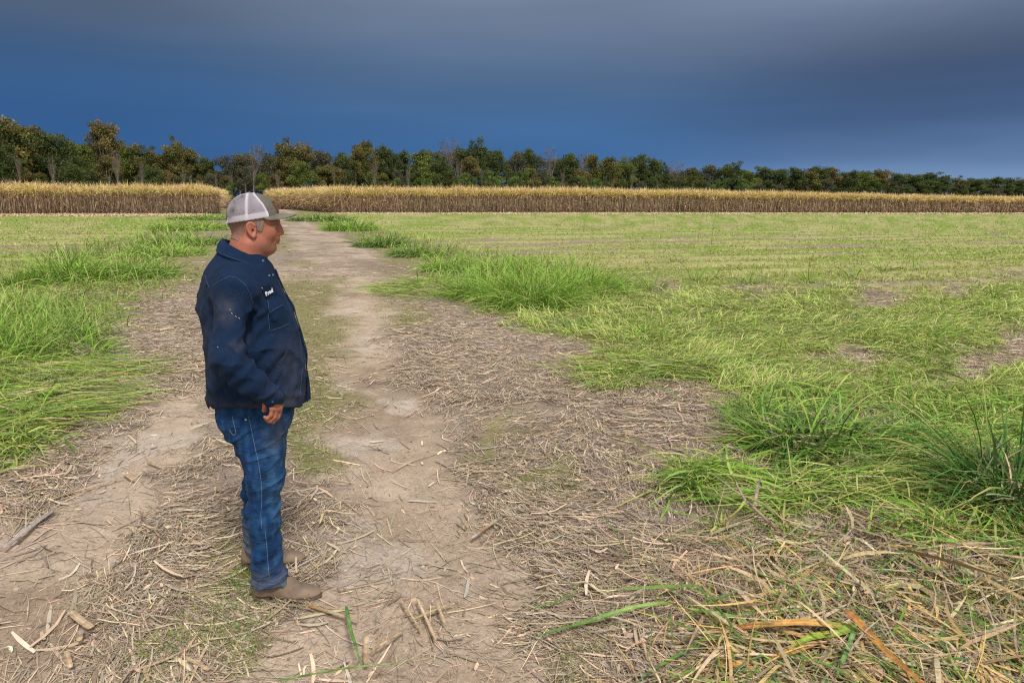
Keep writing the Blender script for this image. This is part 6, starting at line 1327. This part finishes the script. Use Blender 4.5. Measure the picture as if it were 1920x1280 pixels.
chips = [([(942, 967), (912, 988), (885, 1008)], .024, [GY, TN, GY], "broad split grey tan husk in the middle of the bare track"), ([(997, 817), (985, 850), (968, 884)], .016, [GY, TN, GY], "slim grey husk standing out beside the mossy patch"),
    ([(840, 847), (900, 842), (974, 830)], .014, [GY, (0.5, 0.45, 0.42), GY], "long pale grey stalk lying across the mossy patch"), ([(735, 884), (780, 858), (832, 846)], .010, [TL, TL, TN], "light tan stalk pointing at the mossy patch"), ([(688, 1190), (686, 1216), (687, 1244)], .022, [TL, TL, TN], "upright light straw chip near the bottom edge, right of the boot"),
    ([(698, 1219), (728, 1200), (756, 1182)], .014, [TN, TL, TN], "tan chip leaning away from the upright one"), ([(132, 1146), (150, 1162), (171, 1176)], .032, [TL, TL, TN], "broadest straw chip, lying alone at lower left"), ([(150, 1179), (149, 1200)], .022, [GY, TN], "short grey stub just under the broadest straw chip"),
    ([(124, 1219), (132, 1250)], .020, [TL, TL], "straight straw chip under the short grey stub"), ([(6, 1027), (50, 992), (100, 956)], .030, [GY, (0.48, 0.43, 0.40), GY], "wide grey split stalk at the left edge"), ([(86, 938), (150, 918), (226, 895)], .014, [TL, TL, TN], "long light straw left of the man's knee, slanting"),
    ([(231, 886), (251, 901)], .022, [TL, TN], "short chip at the end of the long light straw"), ([(277, 865), (303, 876)], .022, [TN, TN], "flat tan chip behind the man's thigh"), ([(346, 1230), (368, 1242), (391, 1255)], .016, [TL, TL, TN], "rounded tan stick near the bottom edge at left"),
    ([(384, 1199), (340, 1222), (290, 1246), (237, 1259)], .012, [TN, TL, TN], "longest curved straw near the bottom edge at left"), ([(360, 1270), (372, 1240), (391, 1205)], .012, [TN, TL], "thin straw crossing the longest curved one"), ([(278, 1276), (268, 1250), (283, 1247)], .014, [TN, TN], "short straw under the crossing of two long ones"),
    ([(574, 1133), (620, 1147), (670, 1162)], .018, [BR, TN, TL], "brown husk touching the toe of the near boot"), ([(783, 1122), (799, 1158), (817, 1198)], .012, [TL, TL, TN], "longest straw of the small heap in the track"), ([(751, 1122), (770, 1150), (789, 1181)], .010, [TN, TN], "left straw of the small heap in the track"),
    ([(775, 1160), (815, 1142), (852, 1130)], .009, [(0.55, 0.45, 0.14), TL], "yellow straw lying across the small heap in the track"), ([(820, 1130), (834, 1168)], .012, [TL, TN], "short right straw of the small heap in the track"), ([(850, 1192), (871, 1188)], .010, [(0.7, 0.6, 0.5), TL], "tiny whitish chip below the small heap in the track"),
    ([(1248, 1107), (1310, 1112), (1376, 1116)], .012, [TN, BR, GY], "straight brown stalk above the wide green leaf"), ([(1392, 1098), (1440, 1080), (1474, 1069)], .022, [TL, TL, TN], "light tan husk strip left of the lower right trash heap"), ([(1610, 1028), (1600, 1046), (1588, 1070)], .020, [TL, TL], "blunt tan chip standing out above the orange leaves"),
    ([(1828, 993), (1843, 1040)], .024, [OR, TN], "orange tan chip below the dark right edge clump"), ([(1672, 1191), (1688, 1160), (1706, 1127)], .016, [TL, GY], "cut pale stub beside the brown orange leaf"), ([(1830, 1106), (1908, 1141)], .022, [TN, TL], "broad tan strip near the right edge in the trash heap"),
    ([(1740, 1106), (1784, 1120), (1824, 1134)], .018, [TL, TN], "tan strip crossing the middle of the trash heap"), ([(1857, 1202), (1864, 1254)], .022, [TN, TN], "upright tan strip low in the trash heap"), ([(1600, 1205), (1640, 1228), (1672, 1244)], .022, [ORT, TN, TN], "tan orange strip under the brown orange leaf"),
    ([(1440, 1215), (1500, 1270)], .016, [TN, BR], "brown strip crossing the lowest orange leaf"), ([(615, 668), (720, 668)], .014, [GY, TN], "straight grey stick lying across the track beyond the man"), ([(345, 695), (372, 708)], .022, [GY, GY], "grey stub behind the man's elbow"), ([(1005, 1020), (1110, 1014)], .014, [BR, TN], "brown stick on the right edge of the bare track"),
    ([(1062, 1100), (1075, 1060), (1106, 1010)], .006, [GY, GY], "very thin grey straw on the right side of the track"), ([(760, 760 + 20), (785, 805 - 40)], .010, [TL, TL], "short pale straw far up the bare track"), ([(1000, 640), (1060, 655)], .012, [GY, TN], "grey straw at the foot of the right verge grass"), ([(1130, 790), (1160, 778)], .012, [TL, TL], "small pale chip in the grey straw right of the track")]
for pts, w_, cs, lb in chips: leaf(pts, w_, cs, lb, name="straw_piece", cat="straw", z=(0.006, 0.012, 0.006), group=CP, vee=0.12, notch=True, S=8)
# bent cane stalk with its own leaves
g_ = gnd(1497, 1030); rt = empty("bent_cane_stalk", (g_[0], g_[1], 0))
def sight(px, py, z): d = ray(px, py); t = (z - H) / d[2]; return EYE + d * t - np.array([g_[0], g_[1], 0])
sp = [sight(1500, 1030, 0.02), sight(1470, 1004, 0.05), sight(1431, 968, 0.09), sight(1395, 935, 0.15), sight(1375, 895, 0.22)]
a, b, c = tube(sp, [0.011, 0.011, 0.010, 0.008, 0.005], 9, (0.42, 0.32, 0.24)); c = blend(c, (0.34, 0.17, 0.08), (np.arange(len(c)) // 9 == 1) * 0.7); mesh_obj("stalk", a, b, M_LEAF, rt, col=c)
for pts, z, w_, cs in (([(1380, 905), (1368, 880), (1362, 850)], (0.20, 0.27, 0.33), 0.02, [LG, (0.42, 0.50, 0.12), (0.46, 0.54, 0.2)]), ([(1400, 935), (1390, 950), (1345, 985)], (0.15, 0.14, 0.06), 0.016, [LG, (0.4, 0.42, 0.1), OR]), ([(1415, 950), (1422, 905), (1432, 890)], (0.12, 0.22, 0.28), 0.018, [TN, GY, TN]),
                        ([(1400, 930), (1450, 960), (1490, 1010)], (0.16, 0.22, 0.05), 0.014, [GR, GR, DG]), ([(1398, 930), (1350, 900), (1330, 880)], (0.16, 0.14, 0.10), 0.010, [TN, GY, GY]), ([(1410, 940), (1480, 915), (1520, 930)], (0.14, 0.2, 0.12), 0.012, [GR, LG, GR])):
    ob = leaf(pts, w_, cs, None, name="leaf", z=z, parent=rt)
    ob.matrix_local = Matrix.Translation((-g_[0], -g_[1], 0))
tag(rt, "bent cane stalk with a few leaves sticking out of straw at right", "cane stalk")
# crumpled yellow leaf
g_ = gnd(1028, 1023); n_ = 9; uu, vv = np.meshgrid(np.linspace(-1, 1, n_), np.linspace(-1, 1, n_), indexing="ij")
R0_ = 0.026 * (1 - 0.25 * vn(uu * 3 + 5, vv * 3)); rr_ = np.stack([uu * R0_ * np.sqrt(1 - vv ** 2 / 2), vv * R0_ * 0.8 * np.sqrt(1 - uu ** 2 / 2), 0.012 + 0.014 * vn(uu * 2 + 9, vv * 2 + 3) + 0.01 * uu ** 2], -1)
I_ = np.arange(81).reshape(9, 9); Fq_ = [(I_[i, j], I_[i + 1, j], I_[i + 1, j + 1], I_[i, j + 1]) for i in range(8) for j in range(8)]
zt = float(terrain(np.array([g_[0]]), np.array([g_[1]]))[0])
tag(mesh_obj("yellow_leaf", rr_.reshape(-1, 3), Fq_, M_LEAF, col=np.tile(np.array([0.66, 0.62, 0.14]), (81, 1)) * (0.8 + 0.4 * vn(uu * 4, vv * 4).ravel())[:, None], loc=(g_[0], g_[1], max(zt, 0))), "small crumpled bright yellow leaf on the right edge of the bare track", "leaf")
print("details done")
